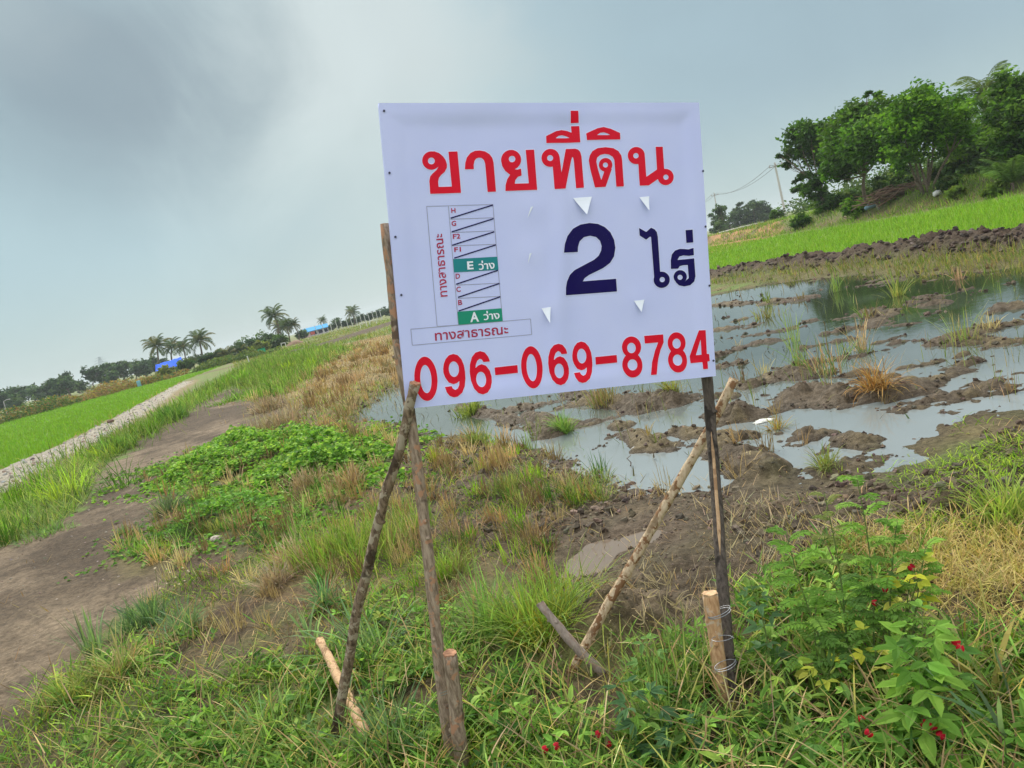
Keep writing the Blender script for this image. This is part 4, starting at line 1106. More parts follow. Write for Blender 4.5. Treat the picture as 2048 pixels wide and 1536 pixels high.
palm('tall coconut palm whose fronds show behind the dense dark tree', gz_at(1975, 340, 62), at(1973, 192, 62), [(0.10, 0.17, 0.05), (0.14, 0.2, 0.06)], 2.6, 22, 1)
palm('young palm with upright pale fronds on the bank at the right edge', gz_at(2018, 332, 40), gz_at(2018, 332, 40) + np.array([0, 0, 0.25]), [(0.13, 0.22, 0.07), (0.10, 0.18, 0.05)], 1.75, 13, 2, 0.12, True)

# woodpile, marker post, sack, plank, utility poles and line
b = gz_at(1795, 390, 50); wp = empty('brushwood_pile', b, 'heap of cut brown branches lying under the bank trees', 'woodpile'); mb = MB()
for k in range(110):
    c = b + np.array([rng.normal() * 0.75, rng.normal() * 0.5, 0.1 + abs(rng.normal()) * 0.22]); d = unit(np.array([1.0, 0.35 * rng.normal(), 0.22 * rng.normal()])) * rng.uniform(0.5, 1.3)
    P, R = limb(c - d, c + d, 0.03, 0.015, 5, 0.06); mb.tube(P, R, 5, palette([(0.17, 0.11, 0.075), (0.22, 0.15, 0.10), (0.11, 0.075, 0.055)], 1)[0])
mb.build('branch_heap', M['vc'], wp)
b = gz_at(1757, 410, 50); P, R = limb(b - np.array([0, 0, 0.2]), b + np.array([-0.12, 0, 0.62]), 0.08, 0.07, 5, 0.03)
tag(MB().tube(P, R, 9, (0.30, 0.26, 0.23), wob=0.05).build('wooden_post', M['vc']), 'short grey wooden post leaning in front of the brushwood pile', 'post')
b = gz_at(1744, 410, 51); mb = MB(); mb.tube([b + np.array([-0.45, 0, 0.12]), b + np.array([-0.2, 0, 0.2]), b + np.array([0.15, 0, 0.19]), b + np.array([0.45, 0.05, 0.1])], [0.1, 0.16, 0.15, 0.05], 9, (0.22, 0.34, 0.42), wob=0.1)
tag(mb.build('plastic_sheet', M['vc'], None, True), 'crumpled pale blue plastic sheet beside the brushwood pile', 'sheet')
b = gz_at(1877, 398, 45); mb = MB(); mb.tube([b + np.array([-0.22, 0, 0.05]), b + np.array([-0.12, 0, 0.16]), b + np.array([0.06, 0, 0.2]), b + np.array([0.2, 0, 0.06])], [0.06, 0.14, 0.15, 0.05], 10, (0.62, 0.62, 0.58), wob=0.12)
tag(mb.build('white_sack', M['vc'], None, True), 'small white sack dumped on the bank near the forked tree', 'sack')
b = at(1440, 478, 95); b[2] = hz(b[0], b[1]) + 0.12; c = at(1530, 462, 92); c[2] = hz(c[0], c[1]) + 0.1
tag(MB().tube([b, (b + c) / 2 + np.array([0, 0, 0.03]), c], 0.09, 8, (0.55, 0.53, 0.48)).build('pipe', M['vc'], None, True), 'long white pipe lying below the orange earth cut', 'pipe')


def upole(label, px, py, D, ptop, r0=0.16, arm=True):
    b = gz_at(px, py, D); t = at(*ptop, D); e_ = empty('utility_pole', b, label, 'utility pole')
    MB().tube([b - np.array([0, 0, 0.3]), (b + t) / 2, t], [r0, r0 * 0.85, r0 * 0.7], 8, (0.50, 0.49, 0.46)).build('pole', M['vc'], e_)
    if arm:
        u = unit(t - b); s_ = unit(np.cross(u, [0.3, 1, 0])); c = b + (t - b) * 0.93
        MB().box(c + np.array([0, -0.2, 0]), s_ * 0.8, u * 0.05, np.cross(s_, u) * 0.05, (0.3, 0.29, 0.27)).build('crossarm', M['vc'], e_)
        for k in (-1, 0, 1): MB().tube([c + s_ * 0.7 * k + u * 0.05 - np.array([0, 0.2, 0]), c + s_ * 0.7 * k + u * 0.3 - np.array([0, 0.2, 0])], [0.06, 0.045], 7, (0.35, 0.3, 0.27)).build('insulator', M['vc'], e_)
    return t


t1 = upole('tall pale concrete utility pole left of the bank grove', 1573, 438, 100, (1549, 325))
t2 = upole('small distant utility pole close beside the sign board right edge', 1436, 440, 170, (1428, 385), 0.14)
mb = MB(); t3 = at(1640, 330, 118); t0 = t2 + (t2 - t1) * 0.8
for k in (-0.5, 0.5):
    for a, c, s_ in ((t1, t2, 2.2), (t1, t3, 0.5), (t2, t0, 1.5)):
        t = np.linspace(0, 1, 14)[:, None]; P = a + (c - a) * t - np.array([0, 0, 1.0]) * s_ * 4 * t * (1 - t) * 0.55 + np.array([k, 0, -0.2]); mb.tube(P, 0.025, 4, (0.1, 0.1, 0.1), caps=False)
tag(mb.build('power_line', M['vc']), 'sagging pair of power lines strung between the two utility poles', 'cable')
b = at(14, 830, 130); b[2] = hz(b[0], b[1]); t = at(7, 803, 130)
lp = empty('street_lamp', b, 'thin pale lamp pole at the far left edge before the distant trees', 'lamp post')
MB().tube([b - np.array([0, 0, 0.2]), t], [0.09, 0.06], 7, (0.4, 0.4, 0.38)).build('pole', M['vc'], lp); MB().tube([t, t + np.array([0.5, 0, 0.15]), t + np.array([1.0, 0, 0.12])], [0.05, 0.05, 0.09], 6, (0.4, 0.4, 0.38)).build('lamp_arm', M['vc'], lp)
# lattice tower far off
b = at(207, 742, 620); b[2] = 0; H_ = at(200, 714, 620)[2]; tw = empty('lattice_tower', b, 'faint grey lattice power tower rising above the distant left trees', 'pylon'); mb = MB()
for sx in (-1, 1):
    for sy in (-1, 1):
        mb.tube([b + np.array([sx * 3.0, sy * 3.0, 0]), b + np.array([sx * 0.5, sy * 0.5, H_])], 0.2, 4, (0.36, 0.42, 0.45))
lv = np.linspace(0, 1, 9)
for k in range(8):
    w0, w1_ = np.interp(lv[k], [0, 1], [3, 0.5]), np.interp(lv[k + 1], [0, 1], [3, 0.5])
    for s_ in (-1, 1): mb.tube([b + np.array([-s_ * w0, -w0, H_ * lv[k]]), b + np.array([s_ * w1_, -w1_, H_ * lv[k + 1]])], 0.12, 4, (0.36, 0.42, 0.45))
mb.build('lattice_frame', M['vc'], tw); mb = MB()
for z, wd in ((0.78, 5), (0.88, 4.2), (0.97, 3)): mb.tube([b + np.array([-wd, 0, H_ * z]), b + np.array([0, 0, H_ * z + 0.8]), b + np.array([wd, 0, H_ * z])], 0.16, 4, (0.36, 0.42, 0.45))
mb.build('crossarm', M['vc'], tw)

# ---- the far left: woods, hedge, palms, shelter
FT = [(8, 822, 797, 26), (30, 815, 785, 20), (52, 805, 782, 22), (76, 800, 783, 22), (100, 795, 774, 24), (122, 788, 768, 20), (138, 780, 758, 20), (160, 778, 763, 22), (185, 768, 745, 22), (212, 760, 737, 18), (230, 758, 741, 16), (248, 752, 735, 22), (268, 748, 730, 24), (290, 742, 731, 22), (308, 738, 727, 18), (-20, 828, 800, 26), (-50, 835, 806, 28)]
where = ['leftmost in view beside the lamp pole', 'second from the left edge', 'with a flat top, third from the left edge', 'low and wide, fourth from the left edge', 'pale topped, fifth from the left edge', 'small, left of the tall pointed one', 'taller and pointed above the fallow strip', 'low crowned right of the pointed one', 'broad and tall left of the lattice tower',
         'tall and open under the lattice tower', 'thin trunked just right of the lattice tower', 'rounded, two crowns left of the blue tarp', 'bright and dome shaped left of the blue tarp', 'low, touching the blue tarp left end', 'half hidden behind the blue tarp', 'just beyond the left edge', 'out past the left edge']
for i, (px, py, pt, wd) in enumerate(FT):
    D = 205 + 25 * ((i * 7) % 5) / 4; b = at(px, py, D); b[2] = 0; hh = at(px, pt, D)[2] * 1.3 + 0.5; q = wd / FPX * D * 0.72
    r = np.random.default_rng(90 + i)
    L_ = [(b + np.array([r.normal() * q * 0.7, r.normal() * q, hh * z - q * 0.3]), q * r.uniform(0.55, 0.8)) for z in (0.45, 0.6, 0.75, 0.9, 0.85)]
    tree('woodland_tree', 'distant left wood tree, ' + where[i], b, L_, FAR, 1500, 0.75, 1, 0.2, group='trees of the distant wood on the left', seed=100 + i, clump=20)
WF = [(1443, 452, 410, 17), (1470, 445, 417, 10), (1490, 440, 407, 12), (1508, 440, 405, 15), (1530, 432, 404, 15), (1428, 455, 425, 8), (1480, 440, 402, 8), (1458, 450, 428, 14), (1500, 442, 420, 16), (1520, 438, 416, 16), (1541, 432, 412, 12)]
wherr = ['round crown close beside the sign board', 'small crown right of the round one', 'second small crown right of the round one', 'middle crown of the row before the utility pole', 'wide crown just left of the utility pole', 'tiny crown touching the sign edge', 'slim top standing behind the row', 'low bush right of the round crown', 'low bush in the middle of the row', 'low bush left of the wide crown', 'low bush touching the utility pole']
for i, (px, py, pt, wd) in enumerate(WF):
    D = 150 if i in (0,) else 210; b = at(px, py, D); b[2] = 0.3; hh = at(px, pt, D)[2]; q = wd / FPX * D * 0.8; r = np.random.default_rng(60 + i)
    L_ = [(b + np.array([r.normal() * q * 0.5, r.normal() * q, hh * z - q * 0.25]), q * r.uniform(0.7, 0.95)) for z in (0.2, 0.35, 0.55, 0.72, 0.9)]
    tree('roadside_tree', 'far tree right of the sign, ' + wherr[i], b, L_, FAR[:3], 1500, 0.6, 1, 0.18, group='far trees between the sign and the bank grove', seed=140 + i, clump=20)
PALMS = [((314, 738), (314, 692), 150, 3.5, 'leftmost palm behind the blue tarp roof with a drooping skirt'), ((347, 730), (344, 694), 155, 3.0, 'middle palm of the row behind the blue tarp roof'), ((368, 725), (366, 694), 150, 2.5, 'slim palm just behind the right end of the blue tarp'),
         ((404, 722), (399, 681), 140, 3.3, 'tallest spreading palm right of the blue tarp roof'), ((552, 690), (547, 632), 150, 3.6, 'big dark palm standing above the central thicket'), ((566, 685), (560, 655), 155, 2.8, 'lower palm pressed against the big dark one'),
         ((579, 682), (573, 652), 140, 2.3, 'leaning palm with a pale bare trunk left of the earth heap'), ((595, 678), (587, 650), 140, 1.9, 'thin leaning palm with a bare pale trunk over the earth heap'), ((708, 640), (705, 625), 210, 3.4, 'palm rising over the far orchard trees'), ((648, 655), (645, 641), 230, 2.2, 'small far palm above the blue roofed house')]
for i, (pb, pt, D, sz, lb) in enumerate(PALMS):
    b = at(*pb, D); b[2] = 0
    palm(lb, b, at(*pt, D), PLM, sz * 0.9, 22, 30 + i, 0.13, group='coconut palms across the fields')
for i, (px, py, D, sz, lb) in enumerate([(425, 712, 130, 1.9, 'low palm with pale fronds right of the tallest spreading palm'), (452, 705, 130, 2.1, 'low dark palm left of the central thicket'), (478, 697, 135, 2.4, 'low arching palm at the left of the central thicket'), (385, 720, 140, 2.2, 'low palm between the blue tarp and the tallest palm')]):
    b = at(px, py, D); b[2] = 0; palm(lb, b, b + np.array([0, 0, 0.7]), PLM, sz, 16, 50 + i, 0.14, True, 'low palms by the central thicket')
for i, (px, py, q, D, cl, lb) in enumerate([(500, 692, 13, 140, FAR, 'dark bushy tree at the middle of the central thicket'), (478, 700, 10, 138, FAR, 'small dark bush at the left of the central thicket'), (526, 685, 14, 142, OL, 'olive green bushy tree in the central thicket'), (545, 682, 11, 138, FAR, 'dark bush under the big dark palm'),
                                             (522, 692, 9, 125, [(0.2, 0.23, 0.05), (0.15, 0.2, 0.04)], 'yellow green bush behind the green box'), (560, 678, 10, 135, OL, 'bush at the foot of the leaning palms'), (332, 748, 8, 128, [(0.2, 0.23, 0.05)], 'yellow green bush under the left end of the blue tarp'),
                                             (410, 718, 10, 130, FAR, 'bush below the tallest spreading palm'), (440, 710, 9, 132, FAR, 'bush between the low palms'), (372, 732, 9, 132, OL, 'brownish bush right of the blue tarp roof'), (604, 664, 7, 180, FAR, 'bush at the left end of the blue roofed house')]):
    b = at(px, py + q, D); b[2] = 0; h_ = q / FPX * D * 1.45
    tree('thicket_bush', lb, b, [(b + np.array([0, 0, h_ * 1.1]), h_ * 0.8), (b + np.array([h_ * 0.7, 0, h_ * 0.8]), h_ * 0.7), (b + np.array([-h_ * 0.7, 0.3, h_ * 0.7]), h_ * 0.7), (b + np.array([0.1, 0.3, h_ * 0.4]), h_ * 0.7)], cl, 1100, 0.5, 1, 0.08, 'bush', 'bushes of the central thicket', seed=200 + i, clump=20)
# orchard trees and white posts running away to the right
for i, (px, py, q) in enumerate([(625, 663, 7), (635, 659, 7), (648, 655, 7), (660, 652, 6), (676, 641, 12), (690, 640, 7), (702, 637, 8), (716, 634, 7), (728, 629, 9), (742, 625, 9), (756, 621, 9), (770, 616, 10), (783, 612, 10)]):
    D = 215; b = at(px, py + q, D); b[2] = 0; h_ = q / FPX * D
    lab = 'taller round dark tree among the white posts of the far field' if i == 4 else 'dark clipped looking orchard tree in the row behind the white posts'
    tree('orchard_tree', lab, b, [(b + np.array([0, 0, h_ * 1.2]), h_ * 0.8), (b + np.array([h_ * 0.5, 0, h_ * 0.8]), h_ * 0.7), (b + np.array([-h_ * 0.5, 0, h_ * 0.8]), h_ * 0.7)], FAR, 700, 0.6, 1, 0.1, 'tree', 'orchard trees behind the white posts', seed=240 + i, clump=16)
pm = None
for i, (px, py) in enumerate([(635, 667), (649, 663), (663, 659), (675, 656), (684, 653), (695, 649), (704, 646), (713, 644), (722, 641), (730, 638), (738, 636), (746, 633), (753, 631), (761, 629)]):
    b = at(px, py, 165); b[2] = 0
    if pm is None:
        pm = MB().tube([[0, 0, -0.2], [0, 0, 1.2], [0, 0, 2.3]], [0.075, 0.07, 0.065], 8, (0.52, 0.52, 0.50)).build('white_post', M['vc']); o = pm
    else:
        o = pm.copy(); COL.objects.link(o)
    o.location = b; o.rotation_euler = (rng.normal() * 0.03, rng.normal() * 0.03, 0)
    tag(o, 'slim white concrete post in the long row across the far field', 'post', 'white posts in a row across the far field')
for i, (px, py, lb) in enumerate([(727, 650, 'white goal frame standing left of its twin on the far field'), (746, 645, 'white goal frame nearer to the sign board on the far field'), (567, 690, 'small pale gate frame left of the brown earth heap')]):
    D = 115; b = at(px, py, D); b[2] = hz(b[0], b[1]); mb = MB(); w_, h_ = (0.62, 0.75) if i < 2 else (0.4, 0.7)
    c = np.array([math.cos(0.5), -math.sin(0.5), 0]) * w_
    mb.tube([b - c + np.array([0, 0, -0.1]), b - c + np.array([0, 0, h_])], 0.05, 6, (0.7, 0.7, 0.62)); mb.tube([b + c + np.array([0, 0, -0.1]), b + c + np.array([0, 0, h_])], 0.05, 6, (0.7, 0.7, 0.62)); mb.tube([b - c * 1.06 + np.array([0, 0, h_]), b + c * 1.06 + np.array([0, 0, h_])], 0.05, 6, (0.7, 0.7, 0.62))
    tag(mb.build('goal_frame', M['vc']), lb, 'frame')
b = at(498, 722, 75); b[2] = hz(b[0], b[1]); t = at(494, 712, 75)
tag(MB().tube([b - np.array([0, 0, 0.1]), t], [0.06, 0.055], 8, (0.6, 0.6, 0.55)).build('marker_post', M['vc']), 'short white boundary post where the grass strip meets the thicket', 'post')
# green box, earth heap
b = at(524, 705, 110); b[2] = hz(b[0], b[1]); bx = empty('green_box', b, 'small bright green box standing before the central thicket', 'box')
MB().box(b + np.array([0, 0, 0.35]), [0.42, -0.1, 0], [0.07, 0.3, 0], [0, 0, 0.35], (0.03, 0.36, 0.17)).build('body', M['vc'], bx); MB().box(b + np.array([0, 0, 0.73]), [0.46, -0.1, 0.02], [0.08, 0.34, 0], [0, 0, 0.03], (0.02, 0.25, 0.12)).build('lid', M['vc'], bx)
b = at(592, 694, 120); b[2] = hz(b[0], b[1]); th = np.linspace(0, 2 * np.pi, 25)[:-1]; V = []; n_ = 10
for k in range(n_):
    q = k / (n_ - 1)
    for a in th:
        x_, y_ = math.cos(a) * (1 - q) * 1.6, math.sin(a) * (1 - q) * 1.4; V.append(b + np.array([x_, y_, -0.1 + 1.25 * q * (1 - 0.35 * q) * (1 + 0.35 * float(fbm(np.array([x_ * 1.5]), np.array([y_ * 1.5]), 400)[0]))]))
k = (np.arange(n_ - 1)[:, None] * 24 + np.arange(24)[None]).reshape(-1, 1); k2 = (np.arange(n_ - 1)[:, None] * 24 + (np.arange(24)[None] + 1) % 24).reshape(-1, 1)
hp = build('earth_heap', np.array(V), [np.concatenate([k, k2, k2 + 24, k + 24], 1)], M['vc'], None, np.tile([[0.19, 0.115, 0.07]], (len(V), 1)), True); tag(hp, 'brown heap of dug earth beneath the leaning palms', 'earth heap')
# blue tarp shelter
D = 138; e_ = empty('tarp_shelter', at(340, 742, D) * np.array([1, 1, 0]), 'lean-to shelter with a bright blue tarp roof among the palms', 'shelter')
A, B_, Cc, Dd = at(311, 744, D - 2), at(349, 734, D - 2), at(361, 714, D + 1.5), at(311, 730, D + 1.5); n = 9; V = []
for i in range(n):
    for j in range(n):
        u, v = i / (n - 1), j / (n - 1); p = (A * (1 - u) + B_ * u) * (1 - v) + (Dd * (1 - u) + Cc * u) * v
        V.append(p + np.array([0, 0, -0.10 * math.sin(u * math.pi * 3) ** 2 * math.sin(v * math.pi) + 0.04 * rng.normal()]))
k = (np.arange(n - 1)[:, None] * n + np.arange(n - 1)[None]).reshape(-1, 1)
rf = build('tarp_roof', np.array(V), [np.concatenate([k, k + n, k + n + 1, k + 1], 1)], mat_plain('blue_tarp', (0.010, 0.10, 0.80), 0.8, 0.08, 0.12, 3), e_, None, True); so_ = rf.modifiers.new('thickness', 'SOLIDIFY'); so_.thickness = 0.03
Ep = [at(363, 716, D + 1.3), at(369, 724, D - 1.0)]
fl = build('tarp_flap', np.array([Cc, Ep[1], B_ + np.array([0.15, -0.1, 0.0]), B_]), [(0, 1, 2, 3)], mat_plain('blue_tarp_end', (0.015, 0.12, 0.80), 0.8, 0.08, 0.1, 3), e_)
so_ = fl.modifiers.new('thickness', 'SOLIDIFY'); so_.thickness = 0.03
for q in (A, B_, Cc, Dd, (A + B_) / 2, Ep[1]): MB().tube([np.array([q[0], q[1], -0.1]), q], 0.07, 6, (0.22, 0.16, 0.11)).build('post', M['vc'], e_)
p = (B_ + Cc) / 2; p2 = (A + Cc) / 2
MB().box(np.array([p2[0] + 1.2, p2[1], 0.55]), [1.5, -0.1, 0], [0.05, 0.8, 0], [0, 0, 0.55], (0.035, 0.035, 0.04)).build('dark_store', M['vc'], e_)
# small blue drum on the hedge line
b = at(277, 765, 100); b[2] = hz(b[0], b[1]); MBd = MB().tube([b + np.array([0, 0, z]) for z in (0, 0.08, 0.4, 0.72, 0.8)], [0.2, 0.23, 0.22, 0.23, 0.18], 14, (0.17, 0.36, 0.44))
tag(MBd.build('plastic_drum', M['vc'], None, True), 'pale blue plastic drum standing in the far hedge', 'drum')
# blue roofed house
D = 190; e_ = empty('blue_roofed_house', at(628, 668, D) * np.array([1, 1, 0]), 'long low house with a light blue roof behind the white posts', 'house')
p0, p1 = at(602, 667, D), at(656, 652, D); r0, r1 = at(607, 658, D + 4), at(654, 644, D + 4)
for q in (p0, p1, r0, r1): pass
z0 = p0[2]; up_ = np.array([0, 0, 1.0]); z1 = max(r0[2], z0 + 0.8)
roof = build('roof', np.array([p0 * [1, 1, 0] + up_ * z0, p1 * [1, 1, 0] + up_ * z0, r1 * [1, 1, 0] + up_ * z1, r0 * [1, 1, 0] + up_ * z1]), [(0, 1, 2, 3)], mat_plain('blue_roof_sheet', (0.07, 0.30, 0.56), 0.85, 0.05, 0.08, 2), e_); so_ = roof.modifiers.new('thickness', 'SOLIDIFY'); so_.thickness = 0.1
u = unit((p1 - p0) * [1, 1, 0]); n_ = np.array([-u[1], u[0], 0]); L_ = np.linalg.norm((p1 - p0)[:2])
MB().box((p0 + p1) / 2 * [1, 1, 0] + n_ * 2.2 + up_ * (z0 / 2 - 0.05), u * L_ * 0.48, n_ * 1.6, up_ * (z0 / 2 - 0.05), (0.62, 0.60, 0.60)).build('wall', M['vc'], e_)
for k in range(5):
    c = p0 * [1, 1, 0] + u * L_ * (0.12 + 0.19 * k) + n_ * 0.57 + up_ * z0 * 0.5; MB().box(c, u * 0.5, n_ * 0.03, up_ * 0.4, (0.05, 0.06, 0.08)).build('window', M['vc'], e_)
c = p0 * [1, 1, 0] + u * 1.2 - n_ * 1.6 + up_ * 0.6
tag(MB().box(c, u * 0.9, n_ * 0.05, up_ * 0.6, (0.55, 0.40, 0.38)).box(c + u * 1.5 + up_ * 0.1, u * 0.5, n_ * 0.05, up_ * 0.35, (0.5, 0.12, 0.10)).build('board_fence', M['vc']), 'low pale fence panels in front of the blue roofed house', 'fence')

# hedge and fallow growth along the far side of the left rice field
def band(P0, P1, depth, n, hmax, cols, name, size=0.35, wts=None):
    t = rng.random(n); d = rng.random(n); p = P0[None] * (1 - t[:, None]) + P1[None] * t[:, None]
    nrm = unit(np.array([-(P1 - P0)[1], (P1 - P0)[0]])); p = p + nrm * (d * depth)[:, None]
    clump = vnoise(p[:, 0] * 0.45, p[:, 1] * 0.45, 500) * 0.75 + vnoise(p[:, 0] * 1.4, p[:, 1] * 1.4, 501) * 0.4
    z = height(p[:, 0], p[:, 1]) + rng.random(n) * hmax * (1 - 0.45 * sstep(0.7, 0.9, t)) * np.clip(clump * 1.7 - 0.25, 0.08, 1.3)
    tone = np.where(vnoise(p[:, 0] * 0.25, p[:, 1] * 0.25, 502) > 0.5, 0, 1)
    c = palette(cols, n, 0.2, wts); c2 = palette([(0.10, 0.16, 0.05), (0.07, 0.13, 0.04)], n, 0.2); c = np.where((tone * rng.random(n) > 0.35)[:, None], c2, c)
    V, F, cc = cards(np.column_stack([p, z]), size * rng.uniform(0.6, 1.3, n), size * 0.45, c, 0.4)
    o = build(name, V, F, M['leaf'], None, cc); o['kind'] = 'stuff'; return o


band(at(-120, 868, 88)[:2], at(380, 728, 108)[:2], 7, 16000, 1.25, [(0.24, 0.20, 0.06), (0.30, 0.21, 0.08), (0.20, 0.22, 0.06), (0.26, 0.15, 0.08)], 'hedge_foliage', 0.32)
band(at(370, 732, 106)[:2], at(520, 704, 96)[:2], 4, 6000, 0.9, [(0.08, 0.15, 0.04), (0.12, 0.18, 0.05), (0.17, 0.2, 0.06)], 'hedge_foliage', 0.3)

_q = lambda a, D: np.array([D * math.sin(math.radians(a)), D * math.cos(math.radians(a))])
band(_q(41, 85), _q(21.5, 125), -8, 9000, 4.2, [(0.05, 0.10, 0.03), (0.07, 0.13, 0.035), (0.10, 0.15, 0.045)], 'scrub_foliage', 0.6)

# ------------------------------------------------------------------ grasses and ground plants that nobody could count
def scatter(n, rmin, rmax, mask, azr=(-46, 48), rough=None):
    a = np.radians(rng.uniform(*azr, n)); r = np.exp(rng.uniform(math.log(rmin), math.log(rmax), n))
    x = r * np.sin(a); y = r * np.cos(a); k = mask(x, y)
    x, y = x[k], y[k]
    return np.column_stack([x, y, height(x, y) - 0.005]), np.hypot(x, y)


def patchy(x, y, lo, hi, s1=1.2, seed=600):
    n = vnoise(x * s1, y * s1, seed) * 0.6 + vnoise(x * s1 * 3.3, y * s1 * 3.3, seed + 1) * 0.4
    return rng.random(x.shape) < np.clip((n - lo) / (hi - lo), 0, 1)


def inp(poly, soft=0.15):
    return lambda x, y: sdpoly(x, y, poly) + soft * rng.normal(size=x.shape) * np.clip(np.hypot(x, y) / 5, 0.5, 4) + 0.3 * fbm(x * 1.5, y * 1.5, 610, 3) < 0


def field(name, n, rmin, rmax, mask, L, W, cols, lean, seg=2, tip=None, var=0.2, wts=None, mat='grass', minw=0.0008, droop=1.0, az=(-46, 48), tv=0.4):
    P, r = scatter(n, rmin, rmax, mask, az); m_ = len(P)
    ln = L * rng.uniform(0.45, 1.25, m_) * (0.7 + 0.6 * vnoise(P[:, 0] * 1.6, P[:, 1] * 1.6, 620)); wd = np.maximum(W * rng.uniform(0.6, 1.3, m_), r * minw)
    c = palette(cols, m_, var, wts); tone = 1 - tv / 2 + tv * vnoise(P[:, 0] * 0.9, P[:, 1] * 0.9, 621); c = c * tone[:, None]
    V, F, C = blades(P, rng.uniform(0, 2 * np.pi, m_), ln, wd, np.clip(rng.normal(lean, 0.3, m_), 0.05, 1.5), c, None if tip is None else palette([tip], m_, 0.2), seg, droop)
    o = build(name, V, F, M[mat], None, C); o['kind'] = 'stuff'; return o


GRN = [(0.095, 0.23, 0.015), (0.14, 0.30, 0.02), (0.22, 0.38, 0.03), (0.055, 0.14, 0.02), (0.31, 0.43, 0.045)]
GRB = [(0.10, 0.22, 0.04), (0.15, 0.29, 0.06), (0.06, 0.14, 0.03), (0.24, 0.38, 0.10)]
YEL = [(0.34, 0.32, 0.08), (0.28, 0.30, 0.07), (0.40, 0.33, 0.12)]
STR = [(0.40, 0.28, 0.14), (0.30, 0.21, 0.105), (0.50, 0.38, 0.21), (0.21, 0.145, 0.08)]

near = inp(NEAR, 0.06); mid = inp(MID, 0.1); strip_ = inp(STRIP, 0.12); tan_ = inp(TAN, 0.2); sog = inp(SOGGY, 0.1); wet_ = inp(WET, 0.1)
notdirt = lambda x, y: sdpoly(x, y, DIRT) > -0.02
BARE = [(G(430, 1310)[:2], 0.28), (G(560, 1290)[:2], 0.22), (G(640, 1265)[:2], 0.2), (G(400, 1210)[:2], 0.4), (G(1000, 1340)[:2], 0.12), (G(1255, 1245)[:2], 0.24), (G(1180, 1180)[:2], 0.25), (G(610, 1450)[:2], 0.08), (G(690, 1415)[:2], 0.13), (G(728, 1468)[:2], 0.12), (G(1165, 1330)[:2], 0.16), (G(1205, 1365)[:2], 0.1), (G(1165, 1385)[:2], 0.17), (G(1225, 1410)[:2], 0.14), (G(560, 1400)[:2], 0.1), (G(830, 1420)[:2], 0.12), (G(1050, 1400)[:2], 0.1), (G(1445, 1410)[:2], 0.07), (G(905, 1490)[:2], 0.07), (G(980, 1170)[:2], 0.25), (G(1920, 1015)[:2], 0.22)]


def bare(x, y):
    k = np.ones(x.shape, bool)
    for c, q in BARE: k &= (np.hypot(x - c[0], y - c[1]) + 0.12 * fbm(x * 5, y * 5, 630, 2)) > q * (0.75 + 0.5 * rng.random(x.shape))
    return k


field('grass', 90000, 1.35, 5.5, lambda x, y: near(x, y) & bare(x, y) & patchy(x, y, 0.33, 0.64, 1.6), 0.075, 0.0055, GRN, 0.75, 3, (0.2, 0.31, 0.04), 0.25)
field('grass', 30000, 1.35, 5.0, lambda x, y: near(x, y) & bare(x, y) & patchy(x, y, 0.33, 0.65, 0.9, 640), 0.13, 0.0056, GRB, 0.95, 3, (0.2, 0.31, 0.06), 0.2)
field('dry_grass', 17000, 1.35, 6, lambda x, y: near(x, y) & bare(x, y) & patchy(x, y, 0.35, 0.75, 1.3, 650), 0.12, 0.0035, STR + YEL, 1.05, 3, None, 0.2, None, 'dry')
field('dry_grass', 60000, 1.7, 5.5, lambda x, y: inp(polyG([(1770, 1110), (1880, 1080), (1960, 1060), (2100, 1040), (2400, 1050), (2400, 1270), (2060, 1260), (1960, 1250), (1850, 1220)]))(x, y), 0.13, 0.0035, [(0.55, 0.42, 0.17), (0.45, 0.36, 0.13), (0.40, 0.38, 0.10), (0.64, 0.50, 0.22)], 0.85, 3, None, 0.2, None, 'dry', az=(16, 48))
field('grass', 40000, 3.0, 7.5, lambda x, y: inp(polyG([(1790, 1000), (1860, 910), (1960, 840), (2100, 770), (2500, 740), (2500, 1060), (2100, 1040), (1980, 1050), (1870, 1080), (1800, 1100)]))(x, y) & patchy(x, y, 0.38, 0.62, 2.2, 655), 0.085, 0.0055, [(0.26, 0.40, 0.04), (0.36, 0.48, 0.07), (0.15, 0.28, 0.03)], 0.95, 3, None, 0.2, az=(14, 48))
field('grass', 90000, 2.4, 13, lambda x, y: mid(x, y) & notdirt(x, y) & patchy(x, y, 0.45, 0.75, 1.1, 660), 0.095, 0.0045, GRN + YEL[:1], 0.85, 2, az=(-36, 14))
field('dry_grass', 50000, 2.4, 14, lambda x, y: mid(x, y) & notdirt(x, y) & patchy(x, y, 0.4, 0.8, 1.0, 670), 0.13, 0.0032, STR, 1.0, 2, None, 0.2, None, 'dry')
field('grass', 130000, 5.5, 75, lambda x, y: strip_(x, y) & notdirt(x, y) & patchy(x, y, 0.1, 0.45, 1.0, 672), 0.36, 0.006, [(0.12, 0.22, 0.04), (0.17, 0.27, 0.06), (0.24, 0.30, 0.09), (0.09, 0.17, 0.035), (0.27, 0.29, 0.11)], 0.8, 2, None, 0.28, az=(-44, -8), tv=0.9)
field('dry_grass', 12000, 5.5, 40, lambda x, y: strip_(x, y) & notdirt(x, y) & patchy(x, y, 0.45, 0.7, 0.6, 675), 0.34, 0.005, YEL + STR[:1], 0.75, 2, None, 0.2, None, 'dry', az=(-44, -8))
field('dry_grass', 60000, 8, 55, tan_, 0.17, 0.005, STR + [(0.45, 0.36, 0.2)], 0.7, 2, None, 0.25, None, 'dry', 0.0006, az=(-26, -2))
field('grass', 30000, 8, 45, lambda x, y: tan_(x, y) & patchy(x, y, 0.42, 0.65, 0.5, 680), 0.15, 0.005, GRN, 0.8, 2, minw=0.0006, az=(-26, -2))
